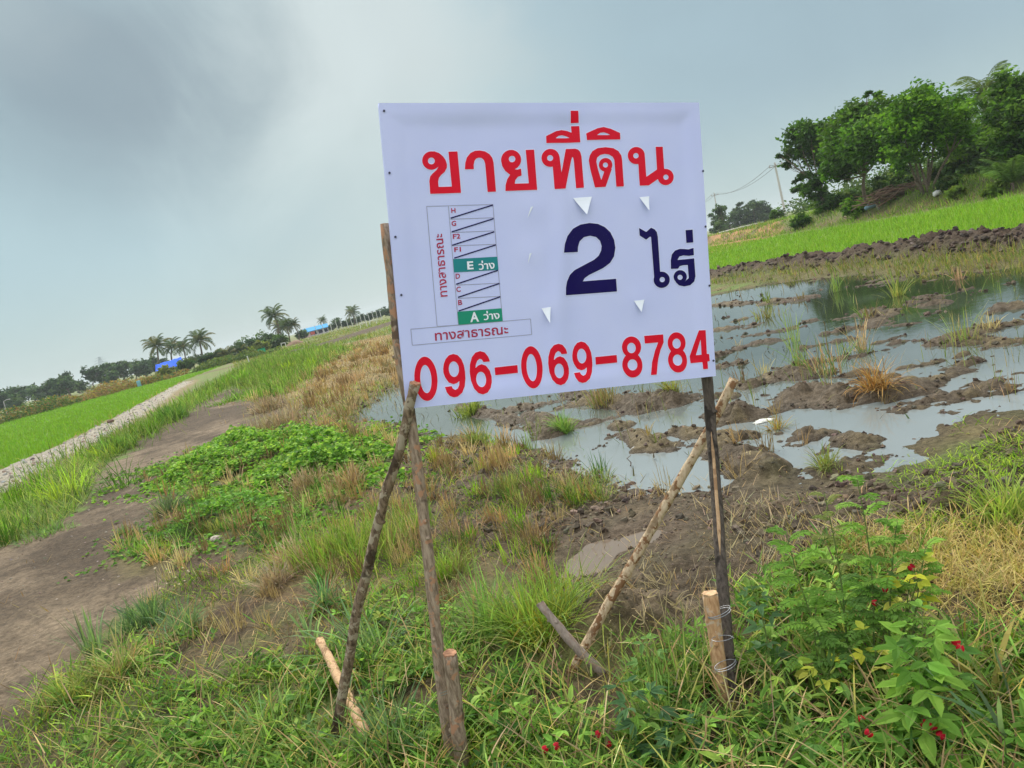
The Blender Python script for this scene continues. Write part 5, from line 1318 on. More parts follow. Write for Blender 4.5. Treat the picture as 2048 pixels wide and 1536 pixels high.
field('dry_grass', 26000, 2.8, 9, lambda x, y: sog(x, y) & patchy(x, y, 0.5, 0.85, 1.4, 690), 0.09, 0.0032, STR, 1.2, 2, None, 0.2, None, 'dry')
field('grass', 16000, 2.8, 9, lambda x, y: sog(x, y) & patchy(x, y, 0.5, 0.8, 1.5, 700), 0.09, 0.004, [(0.2, 0.27, 0.06), (0.27, 0.3, 0.08), (0.15, 0.22, 0.05)], 0.95, 2)
above = lambda x, y: height(x, y) > WATER_Z + 0.004
field('grass', 9000, 4.8, 24, lambda x, y: wet_(x, y) & above(x, y) & patchy(x, y, 0.4, 0.8, 0.8, 710), 0.10, 0.004, [(0.2, 0.26, 0.07), (0.28, 0.25, 0.1)], 0.9, 2)
field('dry_grass', 12000, 4.8, 24, lambda x, y: wet_(x, y) & above(x, y) & patchy(x, y, 0.35, 0.8, 0.8, 715), 0.08, 0.0035, STR, 1.2, 2, None, 0.2, None, 'dry')
# sparse rice stubs standing in the flood, single or by twos and threes
field('rice_stubble', 9000, 5.2, 22, lambda x, y: wet_(x, y) & patchy(x, y, 0.5, 0.75, 0.7, 720) & patchy(x, y, 0.45, 0.6, 5.0, 722), 0.24, 0.004, [(0.22, 0.28, 0.08), (0.36, 0.28, 0.14), (0.16, 0.2, 0.07)], 0.28, 2, None, 0.2, None, 'dry')
# thin growth along the foot of the bund and the far field edges
bd = lambda x, y: segdist(x, y, BUND)
field('grass', 60000, 9, 40, lambda x, y: (bd(x, y) > 0.55) & (bd(x, y) < 2.2) & (y * 1.0 < np.interp(x, BUND[:, 0][::1] if BUND[0, 0] < BUND[-1, 0] else BUND[::-1, 0], BUND[:, 1] if BUND[0, 0] < BUND[-1, 0] else BUND[::-1, 1])) & patchy(x, y, 0.25, 0.7, 0.7, 730), 0.2, 0.006, [(0.19, 0.21, 0.06), (0.26, 0.22, 0.10), (0.12, 0.17, 0.045)], 0.5, 2, az=(10, 48))
field('grass', 40000, 18, 85, strip_, 0.5, 0.007, [(0.10, 0.20, 0.03), (0.14, 0.26, 0.04), (0.19, 0.29, 0.06), (0.22, 0.27, 0.09)], 0.5, 2, None, 0.25, az=(-34, -10), tv=0.7)
field('grass', 50000, 30, 170, lambda x, y: (np.abs(x + 0.18 * y) < 0.17 * y) & (sdpoly(x, y, TAN) > 0) & (sdpoly(x, y, PADL) > 1) & (sdpoly(x, y, GRAVEL) > 0.5) & patchy(x, y, 0.25, 0.6, 0.15, 735), 0.3, 0.008, [(0.16, 0.24, 0.04), (0.24, 0.27, 0.08), (0.12, 0.19, 0.04), (0.3, 0.26, 0.12)], 0.6, 2, None, 0.2, None, 'grass', 0.0006, az=(-24, 0), tv=0.5)
# rice
pr_ = inp(PADR, 0.2); pl_ = inp(PADL, 0.1)
RICE = [(0.165, 0.315, 0.03), (0.195, 0.35, 0.04), (0.14, 0.275, 0.027), (0.23, 0.37, 0.055)]
field('rice_plants', 150000, 12, 95, lambda x, y: pr_(x, y) & (bd(x, y) > 0.95) & (rng.random(x.shape) < 0.25 + 0.75 * sstep(0.8, 3.5, bd(x, y) * (0.5 + vnoise(x * 0.5, y * 0.5, 740)))), 0.21, 0.008, RICE, 0.4, 2, None, 0.07, None, 'grass', 0.0007, az=(8, 48), tv=0.15)
field('rice_plants', 120000, 13, 100, lambda x, y: pl_(x, y), 0.20, 0.008, RICE[:3], 0.4, 2, None, 0.06, None, 'grass', 0.0007, az=(-48, -18), tv=0.15)
field('dry_grass', 9000, 13, 70, lambda x, y: (np.abs(sdpoly(x, y, GRAVEL)) < 0.6) & (sdpoly(x, y, PADL) < 0.9) & patchy(x, y, 0.35, 0.7, 0.5, 745), 0.4, 0.006, YEL + STR[:2], 0.5, 2, None, 0.2, None, 'dry')
# long grass of the bank
emb_ = lambda x, y: (fields(x, y)['emb'] > -0.3) & (fields(x, y)['emb'] < 7)
field('grass', 120000, 26, 125, lambda x, y: emb_(x, y) & patchy(x, y, 0.2, 0.6, 0.3, 750), 0.40, 0.012, [(0.13, 0.24, 0.04), (0.20, 0.29, 0.06), (0.09, 0.18, 0.03), (0.2, 0.33, 0.04)], 0.6, 2, None, 0.2, None, 'grass', 0.0006, az=(10, 48))
field('dry_grass', 22000, 26, 125, lambda x, y: emb_(x, y) & patchy(x, y, 0.5, 0.75, 0.22, 755), 0.42, 0.012, [(0.34, 0.27, 0.14), (0.28, 0.22, 0.12), (0.4, 0.34, 0.18)], 0.6, 2, None, 0.2, None, 'dry', 0.0006, az=(10, 48))


# creeping vine: a low mat of leaves
def creeper(name, n, poly, size, cols, hmax=0.16):
    P, r = scatter(n, 4.5, 15, lambda x, y: inp(poly, 0.2)(x, y) & patchy(x, y, 0.25, 0.5, 1.6, 760), (-38, -6)); m_ = len(P)
    hump = (vnoise(P[:, 0] * 1.3, P[:, 1] * 1.3, 761) * 0.45 + vnoise(P[:, 0] * 3.4, P[:, 1] * 3.4, 762) * 0.55) ** 1.3
    edge = np.clip(-sdpoly(P[:, 0], P[:, 1], poly) / 0.5, 0.1, 1)
    P[:, 2] += hmax * hump * edge * (0.45 + 0.55 * rng.random(m_)) + 0.01
    h_ = rng.uniform(0, 2 * np.pi, m_); d = np.stack([np.cos(h_), np.sin(h_), rng.normal(-0.1, 0.3, m_)], 1); nr = unit(np.stack([0.55 * rng.normal(size=m_), 0.55 * rng.normal(size=m_), np.ones(m_)], 1))
    s_ = size * rng.uniform(0.6, 1.3, m_); c = palette(cols, m_, 0.18) * (0.85 + 0.3 * hump[:, None])
    V, F, C = leaves(P, d, nr, s_, s_ * 0.85, c, 0.18)
    o = build(name, V, F, M['leaf'], None, C); o['kind'] = 'stuff'


VN = [(0.15, 0.31, 0.045), (0.21, 0.39, 0.06), (0.10, 0.21, 0.04), (0.29, 0.46, 0.10)]
creeper('vine_leaves', 130000, VINE1, 0.06, VN, 0.46); creeper('vine_leaves', 60000, VINE2, 0.045, [(0.14, 0.29, 0.05), (0.19, 0.36, 0.07), (0.09, 0.2, 0.04)], 0.32)
creeper('weed_leaves', 20000, polyG([(215, 940), (300, 900), (330, 930), (320, 960), (230, 960)]), 0.06, [(0.11, 0.2, 0.06), (0.14, 0.24, 0.07)], 0.1)


# broad leaved weeds mixed through the near grass
def weedlets(n, mask, size, cols, name='weed_leaves', hmax=0.10, wr=0.42):
    P, r = scatter(n, 1.4, 5.2, mask); m_ = len(P); k = 5
    h0 = rng.uniform(0, 2 * np.pi, m_); ht = hmax * rng.random(m_); PP = []; D = []; N = []; S = []; C = []
    cc = palette(cols, m_, 0.18)
    for j in range(k):
        a = h0 + j * 2 * np.pi / k + 0.3 * rng.normal(size=m_); d = np.stack([np.cos(a), np.sin(a), 0.35 + 0.25 * rng.normal(size=m_)], 1)
        PP.append(P + np.array([0, 0, 1.0]) * (ht * (0.5 + 0.5 * rng.random(m_)))[:, None]); D.append(d); N.append(unit(np.stack([-0.4 * np.cos(a), -0.4 * np.sin(a), np.ones(m_)], 1) + 0.2 * rng.normal(size=(m_, 3)))); S.append(size * rng.uniform(0.5, 1.2, m_)); C.append(cc * (1 + 0.1 * rng.normal(size=(m_, 1))))
    S = np.concatenate(S); V, F, col = leaves(np.concatenate(PP), np.concatenate(D), np.concatenate(N), S, S * wr, np.clip(np.concatenate(C), 0.01, 0.9), 0.15)
    o = build(name, V, F, M['leaf'], None, col); o['kind'] = 'stuff'


WD = [(0.14, 0.27, 0.05), (0.20, 0.35, 0.07), (0.09, 0.19, 0.045), (0.28, 0.43, 0.10)]
weedlets(13000, lambda x, y: near(x, y) & bare(x, y) & patchy(x, y, 0.35, 0.65, 1.1, 770), 0.055, WD)
weedlets(6000, lambda x, y: near(x, y) & (x > -0.4) & bare(x, y) & patchy(x, y, 0.4, 0.7, 1.3, 775), 0.07, WD, hmax=0.16, wr=0.34)
weedlets(6000, lambda x, y: mid(x, y) & notdirt(x, y) & patchy(x, y, 0.5, 0.8, 1.1, 778), 0.04, WD, hmax=0.05)

# small clumps: sprouting stubble and sedge through the churned ground
def clumps(name, nc, nb, mask, rmin, rmax, L, W, cols, lean, spread, mat, az=(-36, 40), seg=3):
    P, r = scatter(nc, rmin, rmax, mask, az); m_ = len(P); sz = rng.uniform(0.5, 1.3, m_); n = (nb * sz).astype(int)
    ix = np.repeat(np.arange(m_), n); k = len(ix); a = rng.uniform(0, 2 * np.pi, k); q = spread * np.sqrt(rng.random(k)) * sz[ix]; B = P[ix] + np.stack([q * np.cos(a), q * np.sin(a), 0 * a], 1)
    le = np.clip(lean * (0.3 + 0.9 * rng.random(m_))[ix] + 0.3 * rng.normal(size=k), 0.02, 1.5); tone = palette(cols, m_, 0.15)[ix] * (1 + 0.2 * rng.normal(size=(k, 1)))
    V, F, C = blades(B, a + 0.7 * rng.normal(size=k), L * sz[ix] * rng.uniform(0.4, 1.2, k), np.maximum(W * rng.uniform(0.7, 1.3, k), 0.0009 * r[ix]), le, np.clip(tone, 0.01, 0.9), None, seg, 0.9)
    o = build(name, V, F, M[mat], None, C); o['kind'] = 'stuff'


rough_ = lambda x, y: (mid(x, y) | (sog(x, y) & (x < 0.02 * y - 0.3 * rng.random(x.shape)))) & notdirt(x, y) & bare(x, y) & (sdpoly(x, y, PUDDLE) > 0.15)
clumps('stubble', 900, 34, rough_, 3.0, 13, 0.17, 0.0035, STR, 0.5, 0.06, 'dry')
clumps('sedge', 900, 40, lambda x, y: rough_(x, y) & patchy(x, y, 0.3, 0.7, 0.8, 795), 3.0, 13, 0.15, 0.004, GRN + [(0.3, 0.34, 0.08), (0.26, 0.3, 0.1)], 0.7, 0.06, 'grass')
clumps('stubble', 700, 26, tan_, 8, 45, 0.3, 0.006, STR, 0.4, 0.12, 'dry', (-26, -2), 2)
clumps('sedge', 260, 60, strip_, 5.5, 60, 0.5, 0.007, GRN, 0.7, 0.25, 'grass', (-44, -8))
clumps('stubble', 330, 18, lambda x, y: wet_(x, y) & (height(x, y) > WATER_Z - 0.01), 4.8, 22, 0.2, 0.004, STR + [(0.2, 0.27, 0.07)], 0.5, 0.06, 'dry')

clumps('stubble', 500, 22, lambda x, y: inp(VINE2, 0.1)(x, y) | inp(VINE1, 0.1)(x, y), 4.5, 14, 0.24, 0.004, STR, 0.5, 0.06, 'dry', (-38, -6))
clumps('sedge', 500, 26, lambda x, y: inp(VINE2, 0.1)(x, y), 4.5, 12, 0.2, 0.004, GRB, 0.6, 0.07, 'grass', (-38, -6))

# flat cut blades lying over the near grass
def lying(name, n, mask, L, W, cols, mat='grass'):
    P, r = scatter(n, 1.35, 5.2, mask); m_ = len(P); P[:, 2] += 0.02 + 0.09 * rng.random(m_)
    V, F, C = blades(P, rng.uniform(0, 2 * np.pi, m_), L * rng.uniform(0.4, 1.3, m_), W * rng.uniform(0.7, 1.5, m_), rng.normal(1.35, 0.2, m_), palette(cols, m_, 0.3), None, 3, 0.25)
    o = build(name, V, F, M[mat], None, C); o['kind'] = 'stuff'


lying('grass', 15000, lambda x, y: near(x, y) & bare(x, y), 0.11, 0.0065, [(0.22, 0.36, 0.08), (0.15, 0.28, 0.05), (0.30, 0.42, 0.10), (0.09, 0.2, 0.035)])
lying('dry_grass', 8000, lambda x, y: near(x, y), 0.18, 0.0045, STR + YEL, 'dry')

# loose litter: cut straw on the mud, stones on the road, crumbs of soil on the track
def litter(name, n, rmin, rmax, mask, L, W, cols, mat='dry', az=(-46, 48)):
    P, r = scatter(n, rmin, rmax, mask, az); m_ = len(P); P[:, 2] += 0.012 + 0.01 * rng.random(m_)
    V, F, C = blades(P, rng.uniform(0, 2 * np.pi, m_), L * rng.uniform(0.4, 1.3, m_), np.maximum(W, r * 0.0009), rng.normal(1.5, 0.06, m_), palette(cols, m_, 0.2), None, 2, 0.03)
    o = build(name, V, F, M[mat], None, C); o['kind'] = 'stuff'


litter('straw', 26000, 2.6, 9, lambda x, y: sog(x, y) & patchy(x, y, 0.42, 0.72, 1.3, 780), 0.10, 0.003, STR[:1] + STR[2:3] + [(0.56, 0.45, 0.28)])
litter('straw', 9000, 2.2, 9, lambda x, y: mid(x, y) & notdirt(x, y) & patchy(x, y, 0.42, 0.75, 1.2, 785), 0.15, 0.003, STR)
litter('straw', 500, 2.6, 9, lambda x, y: inp(DIRT)(x, y), 0.10, 0.003, STR)


def crumbs(name, n, rmin, rmax, mask, size, cols):
    P, r = scatter(n, rmin, rmax, mask); m_ = len(P); s_ = size * rng.uniform(0.4, 1.5, m_) ** 1.5 * np.clip(r / 6, 0.6, 2.5)
    D = np.array([[math.cos(k * math.pi / 3) * c_, math.sin(k * math.pi / 3) * c_, z_] for z_, c_ in ((-0.55, 0.8), (0.15, 1.0), (0.75, 0.62)) for k in range(6)] + [[0, 0, 1.0], [0, 0, -0.9]]) * np.array([1, 0.8, 0.7])
    a = rng.uniform(0, 2 * np.pi, m_); R_ = np.stack([np.stack([np.cos(a), -np.sin(a), 0 * a], 1), np.stack([np.sin(a), np.cos(a), 0 * a], 1), np.stack([0 * a, 0 * a, 1 + 0 * a], 1)], 1)
    V = np.einsum('nij,kj->nki', R_, D) * s_[:, None, None] * (1 + 0.16 * rng.normal(size=(m_, 20, 1)) * 1.5) + P[:, None] + np.array([0, 0, 1.0]) * (s_ * 0.2)[:, None, None]
    T = [[q * 6 + k, q * 6 + (k + 1) % 6, q * 6 + 6 + (k + 1) % 6] for q in (0, 1) for k in range(6)] + [[q * 6 + k, q * 6 + 6 + (k + 1) % 6, q * 6 + 6 + k] for q in (0, 1) for k in range(6)]
    T = np.array(T + [[12 + k, 12 + (k + 1) % 6, 18] for k in range(6)] + [[(k + 1) % 6, k, 19] for k in range(6)])
    F = (np.arange(m_)[:, None, None] * 20 + T[None]).reshape(-1, 3)
    o = build(name, V.reshape(-1, 3), [F], M['stone'], None, np.repeat(palette(cols, m_, 0.2), 20, 0), False); o['kind'] = 'stuff'


crumbs('gravel', 30000, 12, 65, inp(GRAVEL, 0.05), 0.012, [(0.34, 0.32, 0.30), (0.42, 0.40, 0.37), (0.26, 0.23, 0.2), (0.30, 0.22, 0.17)])
crumbs('soil_crumbs', 9000, 2.6, 16, inp(DIRT, 0.05), 0.006, [(0.15, 0.12, 0.09), (0.22, 0.175, 0.135), (0.30, 0.25, 0.20)])
crumbs('soil_crumbs', 40000, 2.4, 9, lambda x, y: sog(x, y) | (near(x, y) & ~bare(x, y)), 0.010, [(0.12, 0.092, 0.064), (0.16, 0.125, 0.088), (0.09, 0.068, 0.047)])
crumbs('soil_clods', 16000, 2.6, 9, lambda x, y: sog(x, y) & patchy(x, y, 0.4, 0.7, 1.6, 792), 0.026, [(0.11, 0.084, 0.058), (0.15, 0.117, 0.082), (0.085, 0.064, 0.045)])
litter('straw', 4200, 3.0, 7.5, lambda x, y: inp(polyG([(1440, 1010), (1560, 985), (1680, 1030), (1650, 1130), (1520, 1140), (1445, 1110)]))(x, y) & patchy(x, y, 0.35, 0.65, 1.8, 794), 0.10, 0.003, [(0.5, 0.4, 0.24), (0.42, 0.32, 0.18), (0.58, 0.47, 0.3)], 'dry', (6, 30))
crumbs('mud_clods', 26000, 4.6, 22, lambda x, y: wet_(x, y) & (height(x, y) > WATER_Z - 0.012) & patchy(x, y, 0.2, 0.7, 3.0, 782), 0.012, [(0.10, 0.075, 0.052), (0.14, 0.105, 0.075), (0.07, 0.052, 0.038)])
crumbs('bund_clods', 40000, 9, 34, lambda x, y: bd(x, y) < 0.75, 0.017, [(0.075, 0.054, 0.042), (0.11, 0.08, 0.062), (0.05, 0.037, 0.03)])

P, r = scatter(6000, 5.0, 24, lambda x, y: wet_(x, y) & (height(x, y) < WATER_Z - 0.006) & patchy(x, y, 0.4, 0.75, 0.9, 790)); n_ = len(P); P[:, 2] = WATER_Z + 0.006
V, F, C = blades(P, rng.uniform(0, 2 * np.pi, n_), 0.10 * rng.uniform(0.3, 1.3, n_), np.maximum(0.010 * rng.uniform(0.4, 1.4, n_), r * 0.0008), np.full(n_, 1.55), palette([(0.12, 0.10, 0.07), (0.2, 0.16, 0.1), (0.08, 0.07, 0.05), (0.16, 0.18, 0.08)], n_, 0.2), None, 2, 0.0)
o = build('floating_debris', V, F, M['dry'], None, C); o['kind'] = 'stuff'

# ------------------------------------------------------------------ single tufts
def tuft(label, px, py, n, L, W, cols, lean=0.5, spread=0.05, tip=None, cat='grass tuft', name='grass_tuft', mat='grass', wts=None, zoff=0.0, droop=1.0):
    b = Gh(px, py); b[2] += zoff; a = rng.uniform(0, 2 * np.pi, n); q = spread * np.sqrt(rng.random(n)) * (1 + 0.45 * np.sin(a * 2 + rng.uniform(0, 6)) + 0.3 * np.sin(a * 3 + rng.uniform(0, 6))); sub = rng.normal(size=(5, 2)) * spread * 0.45; sk = sub[rng.integers(0, 5, n)]
    P = np.stack([b[0] + q * 0.7 * np.cos(a) + sk[:, 0], b[1] + q * 0.7 * np.sin(a) + sk[:, 1], np.zeros(n)], 1); P[:, 2] = np.maximum(height(P[:, 0], P[:, 1]), b[2] - 0.03) - 0.006
    hd = a + 0.95 * rng.normal(size=n); le = np.clip(lean * (0.35 + 0.9 * q / spread) + 0.25 * rng.normal(size=n), 0.02, 1.5)
    V, F, C = blades(P, hd, L * rng.uniform(0.35, 1.2, n), np.maximum(W * rng.uniform(0.7, 1.3, n), 0.001 * np.hypot(*b[:2])), le, palette(cols, n, 0.2, wts), None if tip is None else palette([tip], n, 0.2), 4, droop)
    return tag(build(name, V, F, M[mat], None, C), label, cat)


BG = [(0.10, 0.19, 0.08), (0.13, 0.23, 0.10), (0.08, 0.15, 0.07)]
tuft('big fresh grass tussock with golden base between the two sign poles', 1062, 1275, 620, 0.36, 0.0055, [(0.17, 0.29, 0.05), (0.22, 0.34, 0.06), (0.36, 0.34, 0.06), (0.28, 0.33, 0.06)], 0.75, 0.17, (0.22, 0.34, 0.08))
tuft('tall upright blades growing at the left side of the golden tussock', 985, 1262, 140, 0.34, 0.006, [(0.15, 0.27, 0.07), (0.19, 0.32, 0.09)], 0.55, 0.09)
tuft('dark upright tuft where the bare track meets the weeds', 300, 1250, 260, 0.24, 0.006, BG, 0.55, 0.12)
tuft('bluish grass clump right of the dark upright tuft', 372, 1265, 260, 0.22, 0.006, [(0.14, 0.23, 0.12), (0.17, 0.27, 0.13)], 0.8, 0.13)
tuft('spiky bluish blades rising at the edge of the bare track', 188, 1322, 60, 0.34, 0.007, [(0.19, 0.28, 0.15), (0.15, 0.24, 0.10)], 0.35, 0.05)
tuft('flopped yellowing grass clump over the dark soil at lower left', 250, 1345, 330, 0.28, 0.0055, [(0.36, 0.32, 0.12), (0.26, 0.32, 0.09), (0.42, 0.34, 0.17)], 1.15, 0.13, None, mat='dry')
tuft('yellow green sprawling clump near the lower left corner', 170, 1400, 330, 0.24, 0.0055, [(0.24, 0.31, 0.08), (0.33, 0.33, 0.1), (0.16, 0.25, 0.06)], 1.0, 0.16)
tuft('small blue green tuft on bare soil left of the brown brace', 655, 1205, 150, 0.20, 0.006, [(0.13, 0.25, 0.12), (0.16, 0.3, 0.13)], 0.75, 0.06)
tuft('bright green tuft above the blue green one', 642, 1165, 130, 0.13, 0.007, [(0.15, 0.32, 0.07), (0.19, 0.36, 0.09)], 0.9, 0.06)
tuft('pale broad bladed sprout beside the top of the peach stake', 625, 1290, 16, 0.24, 0.013, [(0.27, 0.38, 0.2), (0.22, 0.34, 0.15)], 0.35, 0.03)
tuft('leaning bluish blades between the peach stake and the grey brown post', 745, 1310, 120, 0.36, 0.008, [(0.15, 0.25, 0.12), (0.19, 0.30, 0.13)], 0.85, 0.14)
tuft('tall fine green grass behind the mottled brown brace', 690, 1110, 520, 0.34, 0.005, [(0.17, 0.29, 0.05), (0.22, 0.34, 0.06), (0.27, 0.34, 0.08)], 0.5, 0.26)
tuft('fine green grass right behind the grey brown post', 790, 1080, 380, 0.28, 0.005, [(0.19, 0.30, 0.06), (0.25, 0.33, 0.08), (0.3, 0.32, 0.12)], 0.55, 0.22)
tuft('yellow green tuft in the churned soil right of the grey brown post', 880, 1150, 260, 0.2, 0.005, [(0.25, 0.33, 0.07), (0.2, 0.29, 0.06)], 0.8, 0.14)
tuft('dry straw clump standing left of the fine green grass', 592, 1130, 210, 0.24, 0.0045, [(0.44, 0.34, 0.23), (0.36, 0.27, 0.18), (0.52, 0.42, 0.30)], 0.4, 0.09, None, 'straw clump', 'straw_clump', 'dry')
tuft('low dry straw clump in front of the taller one', 548, 1170, 230, 0.20, 0.0045, [(0.44, 0.35, 0.24), (0.36, 0.28, 0.2)], 0.7, 0.09, None, 'straw clump', 'straw_clump', 'dry')
tuft('thin dry straw clump right of the taller straw clump', 650, 1120, 110, 0.2, 0.0045, STR, 0.45, 0.07, None, 'straw clump', 'straw_clump', 'dry')
tuft('dry straw clump on the near edge of the vine patch', 620, 975, 200, 0.26, 0.006, [(0.44, 0.34, 0.22), (0.36, 0.27, 0.18)], 0.45, 0.14, None, 'straw clump', 'straw_clump', 'dry')
tuft('brown straw clump at the right end of the vine patch', 705, 975, 240, 0.28, 0.006, [(0.34, 0.22, 0.12), (0.42, 0.32, 0.2)], 0.6, 0.14, None, 'straw clump', 'straw_clump', 'dry')
tuft('greyish dead stubble clump above the vine patch', 560, 850, 400, 0.34, 0.008, [(0.42, 0.33, 0.23), (0.34, 0.27, 0.19)], 0.5, 0.45, None, 'straw clump', 'straw_clump', 'dry')
tuft('greyish dead stubble clump further up the field edge', 530, 822, 300, 0.34, 0.008, [(0.42, 0.33, 0.23), (0.34, 0.27, 0.19)], 0.5, 0.4, None, 'straw clump', 'straw_clump', 'dry')
tuft('leafy green clump at the tip of the bare track', 480, 800, 500, 0.3, 0.01, [(0.18, 0.33, 0.06), (0.14, 0.26, 0.05)], 0.8, 0.8)
tuft('dark bushy grass clump beside the gravel road bend', 335, 845, 500, 0.5, 0.011, [(0.11, 0.22, 0.05), (0.15, 0.28, 0.06)], 0.6, 0.45)
tuft('dark bushy grass clump on the strip left of the bare track', 225, 905, 450, 0.42, 0.009, [(0.12, 0.23, 0.05), (0.16, 0.28, 0.06)], 0.7, 0.35)
tuft('grey green tuft on the track beside the creeping vine', 345, 1020, 240, 0.24, 0.006, [(0.12, 0.18, 0.09), (0.17, 0.22, 0.12)], 0.6, 0.14)
tuft('small green tuft alone on the bare track', 252, 1065, 120, 0.10, 0.005, [(0.15, 0.25, 0.1)], 1.0, 0.1)
tuft('sprawling green tuft on the left part of the bare track', 105, 1060, 260, 0.16, 0.007, [(0.15, 0.26, 0.09), (0.19, 0.3, 0.1)], 1.0, 0.3)
SED = [(0.22, 0.30, 0.08), (0.30, 0.30, 0.1), (0.16, 0.24, 0.07)]
tuft('sedge tuft with reddish base on the near mud margin', 1166, 1000, 220, 0.22, 0.005, SED + [(0.33, 0.2, 0.1)], 0.6, 0.10)
tuft('sedge tuft left of the reddish based one', 1010, 985, 220, 0.2, 0.005, SED, 0.65, 0.12)
tuft('dry upright reeds behind the sedge tufts', 985, 935, 150, 0.28, 0.005, [(0.46, 0.33, 0.18), (0.36, 0.26, 0.14)], 0.3, 0.16, None, 'straw clump', 'straw_clump', 'dry')
tuft('small sedge tuft on the mud near the wheel rut', 958, 888, 170, 0.22, 0.006, SED, 0.6, 0.1)
tuft('green sedge tuft on a mud spit under the sign', 1126, 868, 200, 0.22, 0.006, [(0.17, 0.3, 0.07), (0.22, 0.34, 0.09)], 0.75, 0.09)
tuft('yellow green tuft at the end of the curved rut', 945, 828, 240, 0.22, 0.007, [(0.28, 0.34, 0.08), (0.2, 0.28, 0.07)], 0.7, 0.15)
tuft('brown upright stubble under the phone number', 1200, 812, 130, 0.3, 0.006, [(0.3, 0.24, 0.1), (0.22, 0.26, 0.08), (0.36, 0.26, 0.14)], 0.35, 0.14, None, 'straw clump', 'straw_clump', 'dry')
tuft('yellow grass tuft on the high clod left of the dark pole', 1345, 808, 170, 0.24, 0.006, [(0.33, 0.33, 0.1), (0.22, 0.26, 0.08)], 0.7, 0.09)
tuft('orange brown dead tuft on the mud ridge right of the sign', 1758, 785, 200, 0.3, 0.006, [(0.40, 0.22, 0.07), (0.33, 0.18, 0.06), (0.46, 0.3, 0.12)], 0.95, 0.09, None, 'straw clump', 'straw_clump', 'dry')
tuft('yellowish low tuft on the mud spit right of the dark pole', 1653, 930, 150, 0.16, 0.005, [(0.28, 0.28, 0.1), (0.2, 0.26, 0.08)], 1.0, 0.07)
tuft('tiny orange tuft beside the white scrap on the mud', 1553, 862, 110, 0.16, 0.005, [(0.36, 0.24, 0.1), (0.25, 0.26, 0.09)], 0.8, 0.06)
tuft('reedy sprout standing in the water before the tree reflection', 1790, 600, 46, 0.52, 0.012, [(0.25, 0.34, 0.09), (0.32, 0.34, 0.12)], 0.55, 0.1)
tuft('tall thin rice sprout in the open water right of the sign', 1588, 690, 22, 0.55, 0.008, [(0.2, 0.3, 0.1), (0.26, 0.36, 0.12)], 0.2, 0.08)
tuft('lower rice sprout in front of the tall thin one', 1600, 728, 20, 0.42, 0.007, [(0.2, 0.3, 0.1)], 0.25, 0.07)
tuft('tan broken stalks on a mud bar in the middle of the flood', 1728, 708, 40, 0.42, 0.008, [(0.46, 0.34, 0.2), (0.55, 0.42, 0.26)], 0.35, 0.08, None, 'straw clump', 'straw_clump', 'dry')
tuft('rusty stalks with green shoots on the mud near the sign edge', 1650, 745, 60, 0.42, 0.008, [(0.42, 0.24, 0.13), (0.2, 0.3, 0.1), (0.46, 0.34, 0.2)], 0.4, 0.14, None, 'straw clump', 'straw_clump', 'dry')
tuft('small sprout on the mud bar at the right of the flood', 1930, 690, 50, 0.34, 0.008, [(0.25, 0.33, 0.12), (0.34, 0.32, 0.14)], 0.5, 0.12)
tuft('thin shoots by the left end of the tree reflection', 1675, 585, 26, 0.5, 0.009, [(0.22, 0.32, 0.1)], 0.25, 0.12)
tuft('short sprouts on the streaky mud beside the sign', 1528, 640, 60, 0.3, 0.008, [(0.28, 0.3, 0.1), (0.24, 0.2, 0.1)], 0.4, 0.2)
tuft('bright grass tuft at the right edge above the dry grass', 2035, 1050, 200, 0.3, 0.006, [(0.24, 0.36, 0.07), (0.33, 0.4, 0.11)], 0.7, 0.09)
tuft('wide pale blades arching at the lower right edge', 2010, 1420, 26, 0.42, 0.015, [(0.34, 0.38, 0.13), (0.24, 0.34, 0.11), (0.42, 0.38, 0.13)], 0.95, 0.08)
tuft('broad bluish blades in the bottom right corner', 2030, 1530, 30, 0.34, 0.012, [(0.17, 0.29, 0.14), (0.24, 0.36, 0.18)], 0.9, 0.1)
tuft('thin tall grass blades just right of the pale brace foot', 1295, 1440, 90, 0.26, 0.006, [(0.16, 0.27, 0.08), (0.22, 0.33, 0.1)], 0.5, 0.14)
tuft('fine upright grass in front of the orange brown stake', 1360, 1400, 200, 0.28, 0.004, [(0.16, 0.26, 0.07), (0.24, 0.31, 0.1)], 0.45, 0.12)
tuft('long leaning blades at the bottom left of the brown brace foot', 560, 1490, 80, 0.3, 0.006, [(0.17, 0.28, 0.1), (0.22, 0.33, 0.12)], 0.8, 0.12)
tuft('upright bluish tuft at the bottom centre below the peach stake', 790, 1500, 150, 0.26, 0.006, [(0.13, 0.22, 0.1), (0.17, 0.28, 0.12)], 0.6, 0.1)


